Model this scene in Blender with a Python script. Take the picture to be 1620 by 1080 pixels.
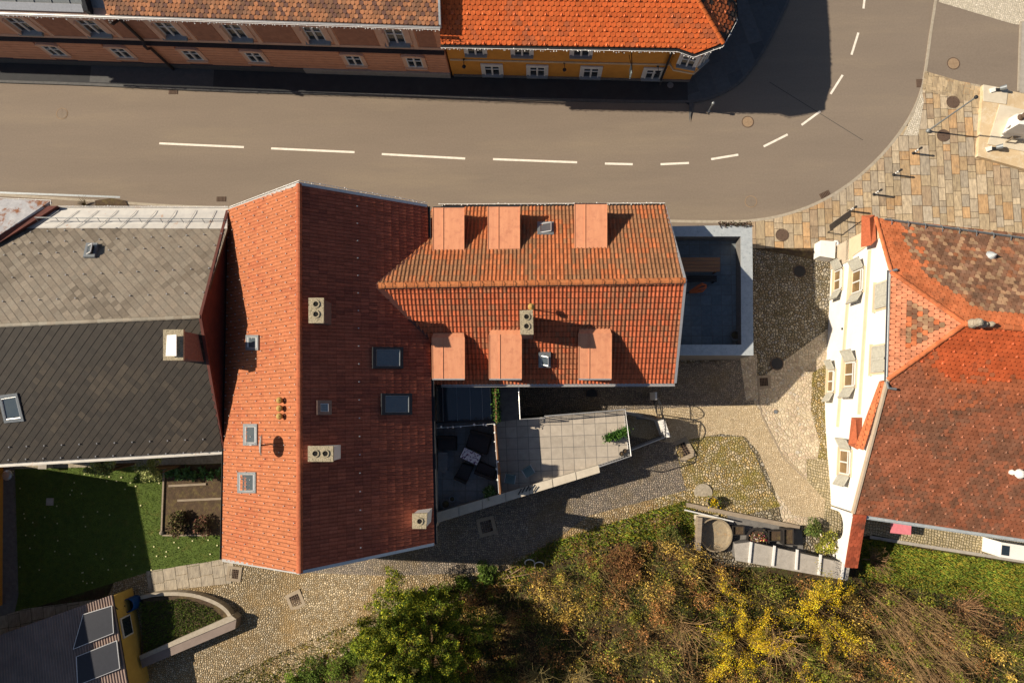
import bpy, bmesh, math, random
import numpy as np
from mathutils import Vector, Matrix, noise
sc = bpy.context.scene
for o in list(bpy.data.objects): bpy.data.objects.remove(o)
random.seed(7); rng = np.random.default_rng(7)
COL = sc.collection
# ------------------------------------------------------------------ camera, sky, sun, exposure
H = 40.0
def cam_rot(nx=846, ny=643):
    d = Vector((nx-810, -(ny-540), -1080)).normalized()
    return d.rotation_difference(Vector((0, 0, -1))).to_matrix()
R = cam_rot()
cd = bpy.data.cameras.new('camera'); cam = bpy.data.objects.new('camera', cd); COL.objects.link(cam)
cam.matrix_world = Matrix.Translation((0, 0, H)) @ R.to_4x4()
cd.sensor_width = 36; cd.lens = 24; cd.clip_start = 0.5; cd.clip_end = 600
sc.camera = cam
SUN = Vector((-1.29, 0.185, 1.0)).normalized()          # towards the sun
EL = math.asin(SUN.z)
w = bpy.data.worlds.new('World'); sc.world = w; w.use_nodes = True
nt = w.node_tree; bg = nt.nodes['Background']
sky = nt.nodes.new('ShaderNodeTexSky'); sky.sky_type = 'NISHITA'; sky.sun_disc = False
sky.sun_elevation = EL; sky.sun_rotation = math.atan2(SUN.x, SUN.y)
nt.links.new(sky.outputs[0], bg.inputs[0]); bg.inputs[1].default_value = 0.05
sd = bpy.data.lights.new('sun', 'SUN'); sd.energy = 5.0; sd.angle = math.radians(0.5); sd.color = (1.0, 0.87, 0.69)
so = bpy.data.objects.new('sun', sd); COL.objects.link(so)
so.rotation_euler = (-SUN).to_track_quat('-Z', 'Y').to_euler(); so.location = SUN*80
sc.view_settings.view_transform = 'Standard'; sc.view_settings.look = 'None'
sc.view_settings.exposure = 0.5; sc.view_settings.gamma = 1

# ------------------------------------------------------------------ pixel -> world
def ray(x, y):
    return R @ Vector((x-810, -(y-540), -1080))
def U(x, y, h=0.0):
    d = ray(x, y); s = (H-h)/-d.z
    return Vector((d.x*s, d.y*s, h))
def sst(t):
    t = max(0., min(1., t)); return t*t*(3-2*t)
def ramp(x, y):
    return 1.75*sst((x+15)/8)*sst((1.2-y)/8.7)
EP = [(200,1150),(330,1085),(480,1015),(640,945),(800,900),(870,858),(1080,800),(1100,872),(1170,888),(1340,920),(1420,918),(1620,955),(1900,1010)]
EW = []
for p in EP:
    q = U(*p, 0)
    for _ in range(4): q = U(*p, ramp(q.x, q.y))
    EW.append((q.x, q.y))
def edge_y(x):
    if x <= EW[0][0]: return EW[0][1]-(EW[0][0]-x)*.5
    for a, b in zip(EW, EW[1:]):
        if x <= b[0]: return a[1]+(b[1]-a[1])*(x-a[0])/(b[0]-a[0])
    return EW[-1][1]
def hill_d(x, y):
    e = sum(edge_y(x+k) for k in (-.6, -.3, 0, .3, .6))/5
    return e-y
def gh(x, y):
    d = hill_d(x, y); h = 0
    if d > 0: h = .36*d*sst(d/1.2)
    return ramp(x, y)+min(h, 7)
def UG(x, y, dz=0.0):
    h = 0.3
    for _ in range(7):
        q = U(x, y, h); h = .5*h+.5*(gh(q.x, q.y)+dz)
    return Vector((q.x, q.y, gh(q.x, q.y)+dz))
def UP(x, y, p0, n):
    d = ray(x, y); o = Vector((0, 0, H))
    return o+d*((p0-o).dot(n)/d.dot(n))

# ------------------------------------------------------------------ tags
def tag(o, label=None, cat=None, group=None, kind=None):
    if label: o['label'] = label
    if cat: o['category'] = cat
    if group: o['group'] = group
    if kind: o['kind'] = kind
    return o
def thing(name, loc, label, cat, group=None, rz=0):
    o = bpy.data.objects.new(name, None); COL.objects.link(o)
    o.location = loc; o.rotation_euler = (0, 0, rz); o.empty_display_size = .3
    return tag(o, label, cat, group)
def copy_tree(o, parent=None):
    c = o.copy(); COL.objects.link(c); c.parent = parent
    for ch in [k for k in bpy.data.objects if k.parent == o]: copy_tree(ch, c)
    return c
def worg(o):
    p = Vector((0, 0, 0))
    while o: p += o.location; o = o.parent
    return p

# ------------------------------------------------------------------ materials
MATS = {}
def lin(c):
    return tuple(((v/255)/12.92 if v/255 <= .04045 else (((v/255)+.055)/1.055)**2.4) for v in c)
def _n(nt, t, **k):
    n = nt.nodes.new(t)
    for a, b in k.items(): setattr(n, a, b)
    return n
def M(name, c1, c2=None, scale=3., rough=.8, bump=0., bscale=40., metal=0., spots=None, tint=False, streak=None, spec=.3, alpha=None, coat=0, trans=0):
    """noise blend of c1/c2 (linear), optional third colour spots, optional per-piece tint attribute"""
    m = bpy.data.materials.new(name); m.use_nodes = True; nt = m.node_tree; L = nt.links.new
    b = nt.nodes['Principled BSDF']
    b.inputs['Roughness'].default_value = rough; b.inputs['Metallic'].default_value = metal
    b.inputs['Specular IOR Level'].default_value = spec
    tc = _n(nt, 'ShaderNodeNewGeometry')
    pos = tc.outputs['Position']
    if streak:
        mp = _n(nt, 'ShaderNodeMapping'); L(pos, mp.inputs[0]); mp.inputs['Scale'].default_value = streak; pos2 = mp.outputs[0]
    else: pos2 = pos
    nz = _n(nt, 'ShaderNodeTexNoise'); nz.inputs['Scale'].default_value = scale; nz.inputs['Detail'].default_value = 8; nz.inputs['Roughness'].default_value = .65
    L(pos2, nz.inputs['Vector'])
    cr = _n(nt, 'ShaderNodeValToRGB'); cr.color_ramp.elements[0].position = .3; cr.color_ramp.elements[1].position = .7
    c2 = c2 or tuple(v*.8 for v in c1)
    cr.color_ramp.elements[0].color = (*c2, 1); cr.color_ramp.elements[1].color = (*c1, 1)
    L(nz.outputs[0], cr.inputs[0]); out = cr.outputs[0]
    if tint:
        at = _n(nt, 'ShaderNodeAttribute'); at.attribute_name = 'tint'
        mx = _n(nt, 'ShaderNodeMix', data_type='RGBA', blend_type='MULTIPLY'); mx.inputs[0].default_value = 1
        L(at.outputs['Color'], mx.inputs[6]); L(out, mx.inputs[7]); out = mx.outputs[2]
    if spots:
        col, sscale, lo, hi = spots
        n2 = _n(nt, 'ShaderNodeTexNoise'); n2.inputs['Scale'].default_value = sscale; n2.inputs['Detail'].default_value = 6
        n2.inputs['Roughness'].default_value = .7; L(pos2 if name == 'asphalt' else pos, n2.inputs['Vector'])
        mr = _n(nt, 'ShaderNodeMapRange'); mr.inputs[1].default_value = lo; mr.inputs[2].default_value = hi; L(n2.outputs[0], mr.inputs[0])
        mx = _n(nt, 'ShaderNodeMix', data_type='RGBA'); L(mr.outputs[0], mx.inputs[0]); L(out, mx.inputs[6]); mx.inputs[7].default_value = (*col, 1); out = mx.outputs[2]
    if name == 'asphalt':      # aggregate grain and worn specks
        n4 = _n(nt, 'ShaderNodeTexNoise'); n4.inputs['Scale'].default_value = 9; n4.inputs['Detail'].default_value = 10; n4.inputs['Roughness'].default_value = .85; L(pos, n4.inputs['Vector'])
        r4 = _n(nt, 'ShaderNodeMapRange'); r4.inputs[1].default_value = .3; r4.inputs[2].default_value = .7; r4.inputs[3].default_value = .84; r4.inputs[4].default_value = 1.15; L(n4.outputs[0], r4.inputs[0])
        m4 = _n(nt, 'ShaderNodeMix', data_type='RGBA', blend_type='MULTIPLY'); m4.inputs[0].default_value = 1; L(out, m4.inputs[6]); L(r4.outputs[0], m4.inputs[7]); out = m4.outputs[2]
    L(out, b.inputs['Base Color'])
    if bump:
        n3 = _n(nt, 'ShaderNodeTexNoise'); n3.inputs['Scale'].default_value = bscale; n3.inputs['Detail'].default_value = 5; L(pos, n3.inputs['Vector'])
        bp = _n(nt, 'ShaderNodeBump'); bp.inputs['Strength'].default_value = 1; bp.inputs['Distance'].default_value = bump
        L(n3.outputs[0], bp.inputs['Height']); L(bp.outputs[0], b.inputs['Normal'])
    if coat: b.inputs['Coat Weight'].default_value = coat
    if trans: b.inputs['Transmission Weight'].default_value = trans
    if alpha is not None: b.inputs['Alpha'].default_value = alpha
    MATS[name] = m; return m
def cobble(name, scale, cols, joint, jw=.06, bump=.03, stretch=(1, 1, 1), big=None, rough=.8, rnd=1.0, rot=0):
    """stones of random colour in mortar/moss; real relief by bump only"""
    m = bpy.data.materials.new(name); m.use_nodes = True; nt = m.node_tree; L = nt.links.new
    b = nt.nodes['Principled BSDF']; b.inputs['Roughness'].default_value = rough; b.inputs['Specular IOR Level'].default_value = .35
    g = _n(nt, 'ShaderNodeNewGeometry'); mp = _n(nt, 'ShaderNodeMapping'); mp.inputs['Scale'].default_value = stretch; mp.inputs['Rotation'].default_value = (0, 0, rot)
    wn = _n(nt, 'ShaderNodeTexNoise'); wn.inputs['Scale'].default_value = 1.3; L(g.outputs['Position'], wn.inputs['Vector'])
    ad = _n(nt, 'ShaderNodeMixRGB', blend_type='ADD'); ad.inputs[0].default_value = .35; L(g.outputs['Position'], ad.inputs[1]); L(wn.outputs['Color'], ad.inputs[2])
    sep = _n(nt, 'ShaderNodeSeparateXYZ'); L(ad.outputs[0], sep.inputs[0]); cb = _n(nt, 'ShaderNodeCombineXYZ'); L(sep.outputs[0], cb.inputs[0]); L(sep.outputs[1], cb.inputs[1])
    L(cb.outputs[0], mp.inputs[0])
    v1 = _n(nt, 'ShaderNodeTexVoronoi', voronoi_dimensions='2D'); v2 = _n(nt, 'ShaderNodeTexVoronoi', voronoi_dimensions='2D', feature='DISTANCE_TO_EDGE')
    for v in (v1, v2): v.inputs['Scale'].default_value = scale; v.inputs['Randomness'].default_value = rnd; L(mp.outputs[0], v.inputs['Vector'])
    sp = _n(nt, 'ShaderNodeSeparateColor'); L(v1.outputs['Color'], sp.inputs[0])
    cr = _n(nt, 'ShaderNodeValToRGB'); cr.color_ramp.interpolation = 'LINEAR'
    while len(cr.color_ramp.elements) < len(cols): cr.color_ramp.elements.new(.5)
    for i, (e, c) in enumerate(zip(cr.color_ramp.elements, cols)): e.position = i/(len(cols)-1); e.color = (*c, 1)
    L(sp.outputs[0], cr.inputs[0])
    n2 = _n(nt, 'ShaderNodeTexNoise'); n2.inputs['Scale'].default_value = 9; n2.inputs['Detail'].default_value = 6; L(g.outputs['Position'], n2.inputs['Vector'])
    r2 = _n(nt, 'ShaderNodeMapRange'); r2.inputs[1].default_value = .25; r2.inputs[2].default_value = .75; r2.inputs[3].default_value = .65; r2.inputs[4].default_value = 1.3; L(n2.outputs[0], r2.inputs[0])
    mu = _n(nt, 'ShaderNodeMix', data_type='RGBA', blend_type='MULTIPLY'); mu.inputs[0].default_value = 1; L(cr.outputs[0], mu.inputs[6]); L(r2.outputs[0], mu.inputs[7])
    jm = _n(nt, 'ShaderNodeMapRange'); jm.inputs[1].default_value = jw*.4; jm.inputs[2].default_value = jw*1.4; L(v2.outputs['Distance'], jm.inputs[0])
    mx = _n(nt, 'ShaderNodeMix', data_type='RGBA'); L(jm.outputs[0], mx.inputs[0]); mx.inputs[6].default_value = (*joint, 1); L(mu.outputs[2], mx.inputs[7]); out = mx.outputs[2]
    if big:
        col, bs, lo, hi = big
        n3 = _n(nt, 'ShaderNodeTexNoise'); n3.inputs['Scale'].default_value = bs; n3.inputs['Detail'].default_value = 7; n3.inputs['Roughness'].default_value = .7; L(g.outputs['Position'], n3.inputs['Vector'])
        mr = _n(nt, 'ShaderNodeMapRange'); mr.inputs[1].default_value = lo; mr.inputs[2].default_value = hi; mr.inputs[4].default_value = .85; L(n3.outputs[0], mr.inputs[0])
        m3 = _n(nt, 'ShaderNodeMix', data_type='RGBA'); L(mr.outputs[0], m3.inputs[0]); L(out, m3.inputs[6]); m3.inputs[7].default_value = (*col, 1); out = m3.outputs[2]
    L(out, b.inputs['Base Color'])
    sq = _n(nt, 'ShaderNodeMapRange', interpolation_type='SMOOTHSTEP'); sq.inputs[1].default_value = 0; sq.inputs[2].default_value = jw*3; L(v2.outputs['Distance'], sq.inputs[0])
    bp = _n(nt, 'ShaderNodeBump'); bp.inputs['Distance'].default_value = bump; L(sq.outputs[0], bp.inputs['Height']); L(bp.outputs[0], b.inputs['Normal'])
    MATS[name] = m; return m

# ------------------------------------------------------------------ mesh builder
class MB:
    def __init__(s): s.v = []; s.f = []; s.m = []; s.t = []; s.ct = (1, 1, 1); s.cm = 0; s.T = None
    def frame(s, o=None, ex=None, ey=None, ez=None):
        s.T = None if o is None else (Vector(o), Vector(ex), Vector(ey), Vector(ez)); return s
    def add(s, vs, fs):
        k = len(s.v)
        for p in vs:
            if s.T: o, a, b, c = s.T; p = o+a*p[0]+b*p[1]+c*p[2]
            s.v.append(tuple(p)); s.t.append(s.ct)
        for f in fs: s.f.append([k+i for i in f]); s.m.append(s.cm)
    def box(s, c, d, rz=0):
        x, y, z = d[0]/2, d[1]/2, d[2]/2; ca, sa = math.cos(rz), math.sin(rz)
        vs = [(c[0]+ca*i*x-sa*j*y, c[1]+sa*i*x+ca*j*y, c[2]+k*z) for k in (-1, 1) for i, j in ((-1, -1), (1, -1), (1, 1), (-1, 1))]
        s.add(vs, [(3, 2, 1, 0), (4, 5, 6, 7), (0, 1, 5, 4), (1, 2, 6, 5), (2, 3, 7, 6), (3, 0, 4, 7)])
    def bx(s, x0, x1, y0, y1, z0, z1): s.box(((x0+x1)/2, (y0+y1)/2, (z0+z1)/2), (abs(x1-x0), abs(y1-y0), abs(z1-z0)))
    def prism(s, top, bot):
        """top / bot: lists of 3D points, same count"""
        n = len(top); s.add(list(bot)+list(top), [tuple(range(n))[::-1], tuple(range(n, 2*n))]+[(i, (i+1) % n, n+(i+1) % n, n+i) for i in range(n)])
    def ext(s, poly, z0, z1): s.prism([(p[0], p[1], z1) for p in poly], [(p[0], p[1], z0) for p in poly])
    def slab(s, pts, th):
        """polygon with thickness along its normal (downwards)"""
        P = [Vector(p) for p in pts]; n = Vector((0, 0, 0))
        for i in range(len(P)): n += (P[i]-P[0]).cross(P[(i+1) % len(P)]-P[0])
        n.normalize(); n = n if n.z >= 0 else -n
        s.prism(P, [p-n*th for p in P])
    def tube(s, pts, r, n=6, r2=None, cap=True):
        P = [Vector(p) for p in pts]; r2 = r if r2 is None else r2; k = []
        vs = []; N = len(P)
        for i, p in enumerate(P):
            d = (P[min(i+1, N-1)]-P[max(i-1, 0)]).normalized(); a = d.orthogonal().normalized() if i == 0 else (a-d*a.dot(d)).normalized()
            b = d.cross(a); rr = r+(r2-r)*i/max(1, N-1)
            for j in range(n): t = 2*math.pi*j/n; vs.append(p+a*math.cos(t)*rr+b*math.sin(t)*rr)
        fs = [(i*n+j, i*n+(j+1) % n, (i+1)*n+(j+1) % n, (i+1)*n+j) for i in range(N-1) for j in range(n)]
        if cap: fs += [tuple(range(n))[::-1], tuple(range((N-1)*n, N*n))]
        s.add(vs, fs)
    def lathe(s, c, prof, n=20, cap=True):
        """prof: (r, z) from bottom to top"""
        vs = [(c[0]+r*math.cos(2*math.pi*j/n), c[1]+r*math.sin(2*math.pi*j/n), c[2]+z) for r, z in prof for j in range(n)]
        fs = [(i*n+j, i*n+(j+1) % n, (i+1)*n+(j+1) % n, (i+1)*n+j) for i in range(len(prof)-1) for j in range(n)]
        if cap: fs += [tuple(range(n))[::-1], tuple(range((len(prof)-1)*n, len(prof)*n))]
        s.add(vs, fs)
    def build(s, name, mats, parent=None, smooth=False, loc=None, label=None):
        me = bpy.data.meshes.new(name)
        if not isinstance(mats, (list, tuple)): mats = [mats]
        org = worg(parent) if parent else (loc if loc is not None else Vector((0, 0, 0)))
        if s.T is None or True:
            vs = [(p[0]-org[0], p[1]-org[1], p[2]-org[2]) for p in s.v]
        me.from_pydata(vs, [], s.f)
        for m in mats: me.materials.append(MATS[m] if isinstance(m, str) else m)
        me.polygons.foreach_set('material_index', s.m)
        if smooth: me.polygons.foreach_set('use_smooth', [True]*len(s.f))
        if any(t != (1, 1, 1) for t in s.t[:4000]) or s.ct != (1, 1, 1):
            a = me.color_attributes.new('tint', 'FLOAT_COLOR', 'POINT')
            a.data.foreach_set('color', np.array([(t[0], t[1], t[2], 1) for t in s.t], dtype=np.float32).ravel())
        me.update()
        o = bpy.data.objects.new(name, me); COL.objects.link(o)
        if parent: o.parent = parent
        elif loc is not None: o.location = loc
        if label: o['label'] = label
        return o
def local_build(mb, name, mats, parent, **k):
    """mesh already in its parent's own coordinates (for copied things)"""
    o = mb.build(name, mats, None, **k); o.parent = parent; return o

# ------------------------------------------------------------------ tiled roofs
def clip(poly, cvx):
    """poly: [(u,v,z)], cvx: ccw convex [(u,v)]"""
    for i in range(len(cvx)):
        a, b = cvx[i], cvx[(i+1) % len(cvx)]; out = []
        if not poly: return poly
        def sd(p): return (b[0]-a[0])*(p[1]-a[1])-(b[1]-a[1])*(p[0]-a[0])
        for j in range(len(poly)):
            p, q = poly[j], poly[(j+1) % len(poly)]; dp, dq = sd(p), sd(q)
            if dp >= 0: out.append(p)
            if (dp >= 0) != (dq >= 0) and abs(dp-dq) > 1e-12:
                t = dp/(dp-dq); out.append(tuple(p[k]+(q[k]-p[k])*t for k in range(3)))
        poly = out
    return poly
def tile_face(mb, pts, eave, kind, w, l, tint, hook=None, off=(0, 0), lift=.026, joint=1.0):
    """cover the roof plane given by pts (3D, convex) with tiles; eave = direction along the eave"""
    P = [Vector(p) for p in pts]; o = P[0]
    n = Vector((0, 0, 0))
    for i in range(1, len(P)-1): n += (P[i]-o).cross(P[i+1]-o)
    n.normalize(); n = n if n.z > 0 else -n
    u = Vector(eave); u = (u-n*u.dot(n)).normalized(); v = n.cross(u)
    if v.z < 0: u = -u; v = n.cross(u)
    q = [((p-o).dot(u), (p-o).dot(v)) for p in P]
    ar = sum(q[i][0]*q[(i+1) % len(q)][1]-q[(i+1) % len(q)][0]*q[i][1] for i in range(len(q)))
    if ar < 0: q = q[::-1]
    u0, u1 = min(a for a, _ in q), max(a for a, _ in q); v0, v1 = min(b for _, b in q), max(b for _, b in q)
    T = mb.T; mb.frame(o, u, v, n)
    def put(poly3, skirt):
        c = clip(poly3, q)
        if len(c) < 3: return
        k = len(c); mb.add(c, [tuple(range(k))])
        if skirt: mb.add(c+[(a, b, -.01) for a, b, _ in c], [(i, (i+1) % k, k+(i+1) % k, k+i)[::-1] for i in range(k)])
    r = 0; vv = v0-l+off[1] % l
    while vv < v1:
        c = 0; uu = u0-w*1.5+(w/2 if (r % 2 and kind in ('scale', 'diamond')) else 0)
        while uu < u1+w:
            cx, cy = uu+w/2, vv+l/2
            if u0-w < cx < u1+w and v0-l < cy < v1+l:
                wp = o+u*cx+v*cy; mb.ct = tint(wp, r, c); base_ct = mb.ct
                if kind == 'scale':      # beaver-tail: rounded tail, lifted
                    g = w*.03; a = [(uu+g, vv+l*1.05, .004), (uu+g, vv+l*.35, .022), (uu+w*.2, vv+l*.1, .028), (uu+w*.5, vv, .03), (uu+w*.8, vv+l*.1, .028), (uu+w-g, vv+l*.35, .022), (uu+w-g, vv+l*1.05, .004)]
                    put(a[::-1], True)
                elif kind == 'diamond':
                    a = [(uu+w/2, vv-l*.02, .03), (uu+w, vv+l, .016), (uu+w/2, vv+2*l, .002), (uu, vv+l, .016)]
                    put(a, True)
                elif kind in ('pan', 'flat'):
                    hgt = .044 if kind == 'pan' else .016
                    if kind == 'pan': pr = [(0, .0), (.12, .15), (.3, .8), (.45, 1.), (.6, .8), (.8, .15), (1., 0)]
                    else: pr = [(0, .3), (.05, -.5), (.10, -.5), (.15, 1), (.24, .9), (.3, .15), (1., .3)]
                    jl = random.uniform(-.004, .004)
                    for si, ((a0, h0), (a1, h1)) in enumerate(zip(pr, pr[1:])):
                        if kind == 'flat': mb.ct = tuple(v*(.55 if si == 1 else .8 if si in (0, 2) else 1) for v in base_ct)  # groove quads tinted darker: shade of the groove put into the tile colour
                        z0, z1 = h0*hgt, h1*hgt
                        put([(uu+w*a0, vv, z0+.004+lift+jl), (uu+w*a1, vv, z1+.004+lift+jl), (uu+w*a1, vv+l, z1+.004), (uu+w*a0, vv+l, z0+.004)], False)
                        put([(uu+w*a0, vv+.001, -.005), (uu+w*a1, vv+.001, -.005), (uu+w*a1, vv, z1+.004+lift+jl), (uu+w*a0, vv, z0+.004+lift+jl)], False)
                if kind in ('pan', 'flat'):      # dark strip below each tail: shade of the overlap gap painted in
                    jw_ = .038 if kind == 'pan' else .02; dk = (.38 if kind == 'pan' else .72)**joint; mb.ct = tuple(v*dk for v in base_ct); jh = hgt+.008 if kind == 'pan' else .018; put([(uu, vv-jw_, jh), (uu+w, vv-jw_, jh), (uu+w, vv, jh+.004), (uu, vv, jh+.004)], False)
                mb.ct = base_ct
                if hook and hook(r, c):
                    inside = all((q[(i+1) % len(q)][0]-q[i][0])*(cy-q[i][1])-(q[(i+1) % len(q)][1]-q[i][1])*(cx-q[i][0]) > .12 for i in range(len(q)))
                    if inside:
                        hk = hook(r, c); pm = mb.cm; mb.cm = 1 if hk == 'm' else pm; ct = mb.ct
                        if hk == 'm': mb.ct = (1, 1, 1.01); mb.box((uu+w*.5, vv+l*.35, .06), (min(w*.28, .05), .05, .06))
                        else:
                            mb.ct = tuple(min(1, t*1.22+.03) for t in ct); x, y, s_ = uu+w*.5, vv+l*.4, w*.3
                            mb.add([(x-s_, y-s_*.6, .03), (x+s_, y-s_*.6, .03), (x, y+s_*1.1, .03), (x, y-s_*.3, .03+s_*.75)], [(0, 1, 3), (1, 2, 3), (2, 0, 3)])
                        mb.cm = pm
            uu += w; c += 1
        vv += l; r += 1
    mb.T = T
    return n
def ridge_caps(mb, a, b, r=.12, step=.34, tint=None, up=.04):
    """half-round ridge tiles from a to b"""
    a, b = Vector(a), Vector(b); d = b-a; L = d.length; d.normalize(); n = max(1, round(L/step)); s = L/n
    side = d.cross(Vector((0, 0, 1))).normalized(); upv = side.cross(d).normalized(); upv = upv if upv.z > 0 else -upv
    for i in range(n):
        p0, p1 = a+d*(s*i-.02), a+d*(s*(i+1)); mb.ct = tint(p0, i, 0) if tint else (1, 1, 1)
        vs = []
        for p, k in ((p0, 1.12), (p1, .95)):
            for j in range(7):
                t = math.pi*j/6; vs.append(p+side*math.cos(t)*r*k+upv*(math.sin(t)*r*.8*k-r*.3+up))
        vs += [a_+Vector((0, 0, -.03)) for a_ in vs[:7]]
        mb.add(vs, [(j, j+1, 8+j, 7+j) for j in range(6)]+[(0, 6, 13, 7), (0, 1, 2, 3, 4, 5, 6)])
def vary(base, dv=.18, hue=.06, patch=None, old=None, oldp=.0, ps=.35):
    """per-tile colour: base +- variation, weathered tiles mixed in by a slow noise"""
    def f(p, r, c):
        k = 1+random.uniform(-dv, dv); hu = random.uniform(-hue, hue); col = [base[0]*k, base[1]*k*(1+hu*.6), base[2]*k*(1+hu)]
        if old:
            q = noise.noise(Vector(p)*ps)*.5+.5+random.uniform(-.22, .22)
            if q < oldp:
                t = min(1, (oldp-q)*4+.25); k2 = 1+random.uniform(-dv, dv); col = [col[i]*(1-t)+old[i]*t*k2 for i in range(3)]
        return tuple(col)
    return f
# ================================================================== materials
WHITE = (.78, .77, .74)
M('asphalt', (.232, .188, .148), (.192, .156, .124), .35, .9, .014, 55, spots=((.262, .214, .156), .55, .5, .85), streak=(.13, .9, 1))
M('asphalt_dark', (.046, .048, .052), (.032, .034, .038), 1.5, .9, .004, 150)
M('asphalt_patch', (.10, .102, .105), (.075, .077, .08), 5, .9, .004, 120)
M('kerb_stone', (.42, .37, .30), (.30, .26, .2), 6, .85, .004, 60)
M('kerb_dark', (.12, .12, .12), (.08, .08, .08), 6, .85, .004, 60)
M('paint', (.85, .80, .72), (.66, .6, .52), 4, .7, spots=((.30, .26, .2), 12, .60, .78))
M('slab', (1.25, 1.22, 1.15), (.62, .6, .6), 3.2, .8, .006, 35, tint=True, streak=(2.6, .7, 1), spots=((.30, .24, .17), 2.6, .54, .75))
M('slab_dark', (1.1, 1.1, 1.1), (.8, .8, .8), 5, .8, .004, 60, tint=True)
M('tile', (1.15, 1.12, 1.1), (.72, .70, .68), 9, .82, .004, 70, tint=True, spec=.25)
M('tile_glaze', (1.1, 1.08, 1.05), (.8, .78, .76), 9, .62, .003, 70, tint=True, spec=.35)
M('tile_stain', (1.15, 1.12, 1.1), (.62, .6, .56), 1.6, .85, .004, 70, tint=True, spots=((.045, .035, .025), 1.1, .56, .8), spec=.2)
M('metal_light', (.6, .6, .6), (.48, .48, .48), 9, .35, metal=.6)
M('metal_dark', (.035, .037, .042), (.025, .026, .03), 9, .5, metal=.3)
M('metal_grey', (.24, .26, .28), (.17, .19, .2), 9, .45, metal=.3)
M('zinc', (.50, .54, .56), (.38, .42, .45), 4, .5, metal=.2, spots=((.2, .24, .25), 7, .55, .75))
M('copper_roof', (.66, .30, .165), (.55, .23, .125), .9, .6, .003, 12, spots=((.40, .15, .09), 3.2, .5, .85), streak=(5, .8, 1))
M('frame_white', (.7, .7, .68), (.58, .58, .57), 9, .6)
M('glass', (.03, .04, .05), (.02, .03, .04), 2, .08, spec=.8)
M('glass_sky', (.08, .10, .11), (.06, .08, .1), 3, .06, spec=.9)
M('plaster_salmon', (.70, .35, .21), (.58, .28, .165), 2, .9, .004, 50, spots=((.3, .17, .12), 3, .6, .85))
M('plaster_brown', (.46, .22, .135), (.32, .15, .095), 3, .9, .01, 45)
M('plaster_yellow', (.66, .30, .055), (.56, .245, .045), 2, .9, .004, 50, spots=((.4, .2, .06), 3, .6, .85))
M('plaster_white', (.80, .78, .74), (.72, .70, .66), 1.5, .9, .004, 50, spots=((.55, .5, .43), 2.5, .66, .9))
M('plaster_cream', (.68, .54, .38), (.6, .46, .31), 2, .9, .004, 50)
M('plaster_beige', (.5, .43, .33), (.42, .36, .28), 2, .9, .004, 50)
M('plaster_grey', (.3, .3, .29), (.22, .22, .21), 2, .9, .006, 50)
M('trim_salmon', (.74, .48, .34), (.64, .40, .28), 4, .9)
M('dark_trim', (.045, .035, .035), (.03, .025, .025), 4, .7)
M('firewall', (.14, .045, .035), (.08, .03, .025), 2, .85, .006, 30)
M('concrete', (.40, .37, .33), (.30, .275, .24), 4, .85, .004, 60, spots=((.18, .16, .13), 6, .6, .8))
M('concrete_dark', (.19, .18, .17), (.12, .115, .11), 4, .85, .004, 60)
M('chimney_top', (.50, .43, .3), (.2, .17, .12), 22, .95, .015, 50, spots=((.1, .09, .05), 17, .54, .62))
M('chimney_side', (.22, .14, .11), (.14, .09, .08), 8, .9, .01, 40)
M('soot', (.012, .011, .01), None, 5, 1)
M('wood', (.34, .17, .08), (.22, .1, .05), 3, .7, .003, 60, streak=(.5, 8, 4))
M('wood_grey', (.33, .27, .2), (.2, .16, .12), 3, .8, .004, 60, streak=(.7, 6, 4))
M('rusty_metal', (.46, .46, .47), (.3, .3, .32), 3, .55, metal=.3, spots=((.22, .09, .04), 1.6, .5, .62))
M('metal_strip', (.58, .56, .52), (.46, .45, .43), 2, .6, metal=.1, spots=((.42, .2, .08), 1.5, .62, .72))
M('paint_red', (.30, .05, .03), None, 3, .6)
M('rattan', (.035, .03, .028), (.018, .016, .015), 30, .7, .01, 90)
M('cloth_dark', (.05, .05, .055), (.03, .03, .035), 20, .9)
M('cloth_orange', (.55, .14, .05), (.4, .1, .04), 12, .9, .01, 30)
M('cloth_flower', (.75, .75, .78), (.65, .65, .7), 6, .8, spots=((.12, .06, .16), 8, .53, .56))
M('plastic_blue', (.01, .07, .26), (.008, .05, .2), 3, .4)
M('pink', (.72, .22, .26), None, 5, .8)
M('solar', (.02, .023, .034), (.014, .017, .026), 5, .45, spec=.35)
M('terracotta', (.42, .16, .08), None, 8, .8)
M('iron_rust', (.13, .085, .06), (.09, .06, .045), 12, .8, .006, 60)
M('iron_tan', (.33, .235, .15), (.25, .175, .11), 12, .8, .005, 60)
M('bark', (.14, .1, .065), (.08, .055, .035), 9, .9, .01, 30)
M('twig', (1., .95, .9), (.6, .55, .5), 12, .9, tint=True)
M('leaf', (1.15, 1.15, 1.1), (.7, .7, .7), 3, .75, tint=True, spec=.2)
M('soil', (.10, .065, .04), (.05, .035, .022), 4, .95, .03, 18, spots=((.13, .10, .04), 3, .5, .7))
M('stone_drain', (.34, .28, .2), (.24, .19, .14), 6, .85, .004, 60)
M('earth_hill', (.07, .045, .022), (.03, .022, .010), 2.5, .95, .04, 12, spots=((.07, .09, .02), 1.6, .48, .66))
M('turf', (.10, .15, .026), (.055, .085, .016), 3, .95, .03, 25, spots=((.13, .12, .03), 2, .55, .75))
M('stone_rough', (.42, .37, .29), (.22, .19, .14), 7, .95, .02, 22)
M('grass_blade', (1.1, 1.1, 1.), (.75, .75, .75), 5, .8, tint=True, spec=.2)
C_ = lambda *a: [tuple(v) for v in a]
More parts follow.
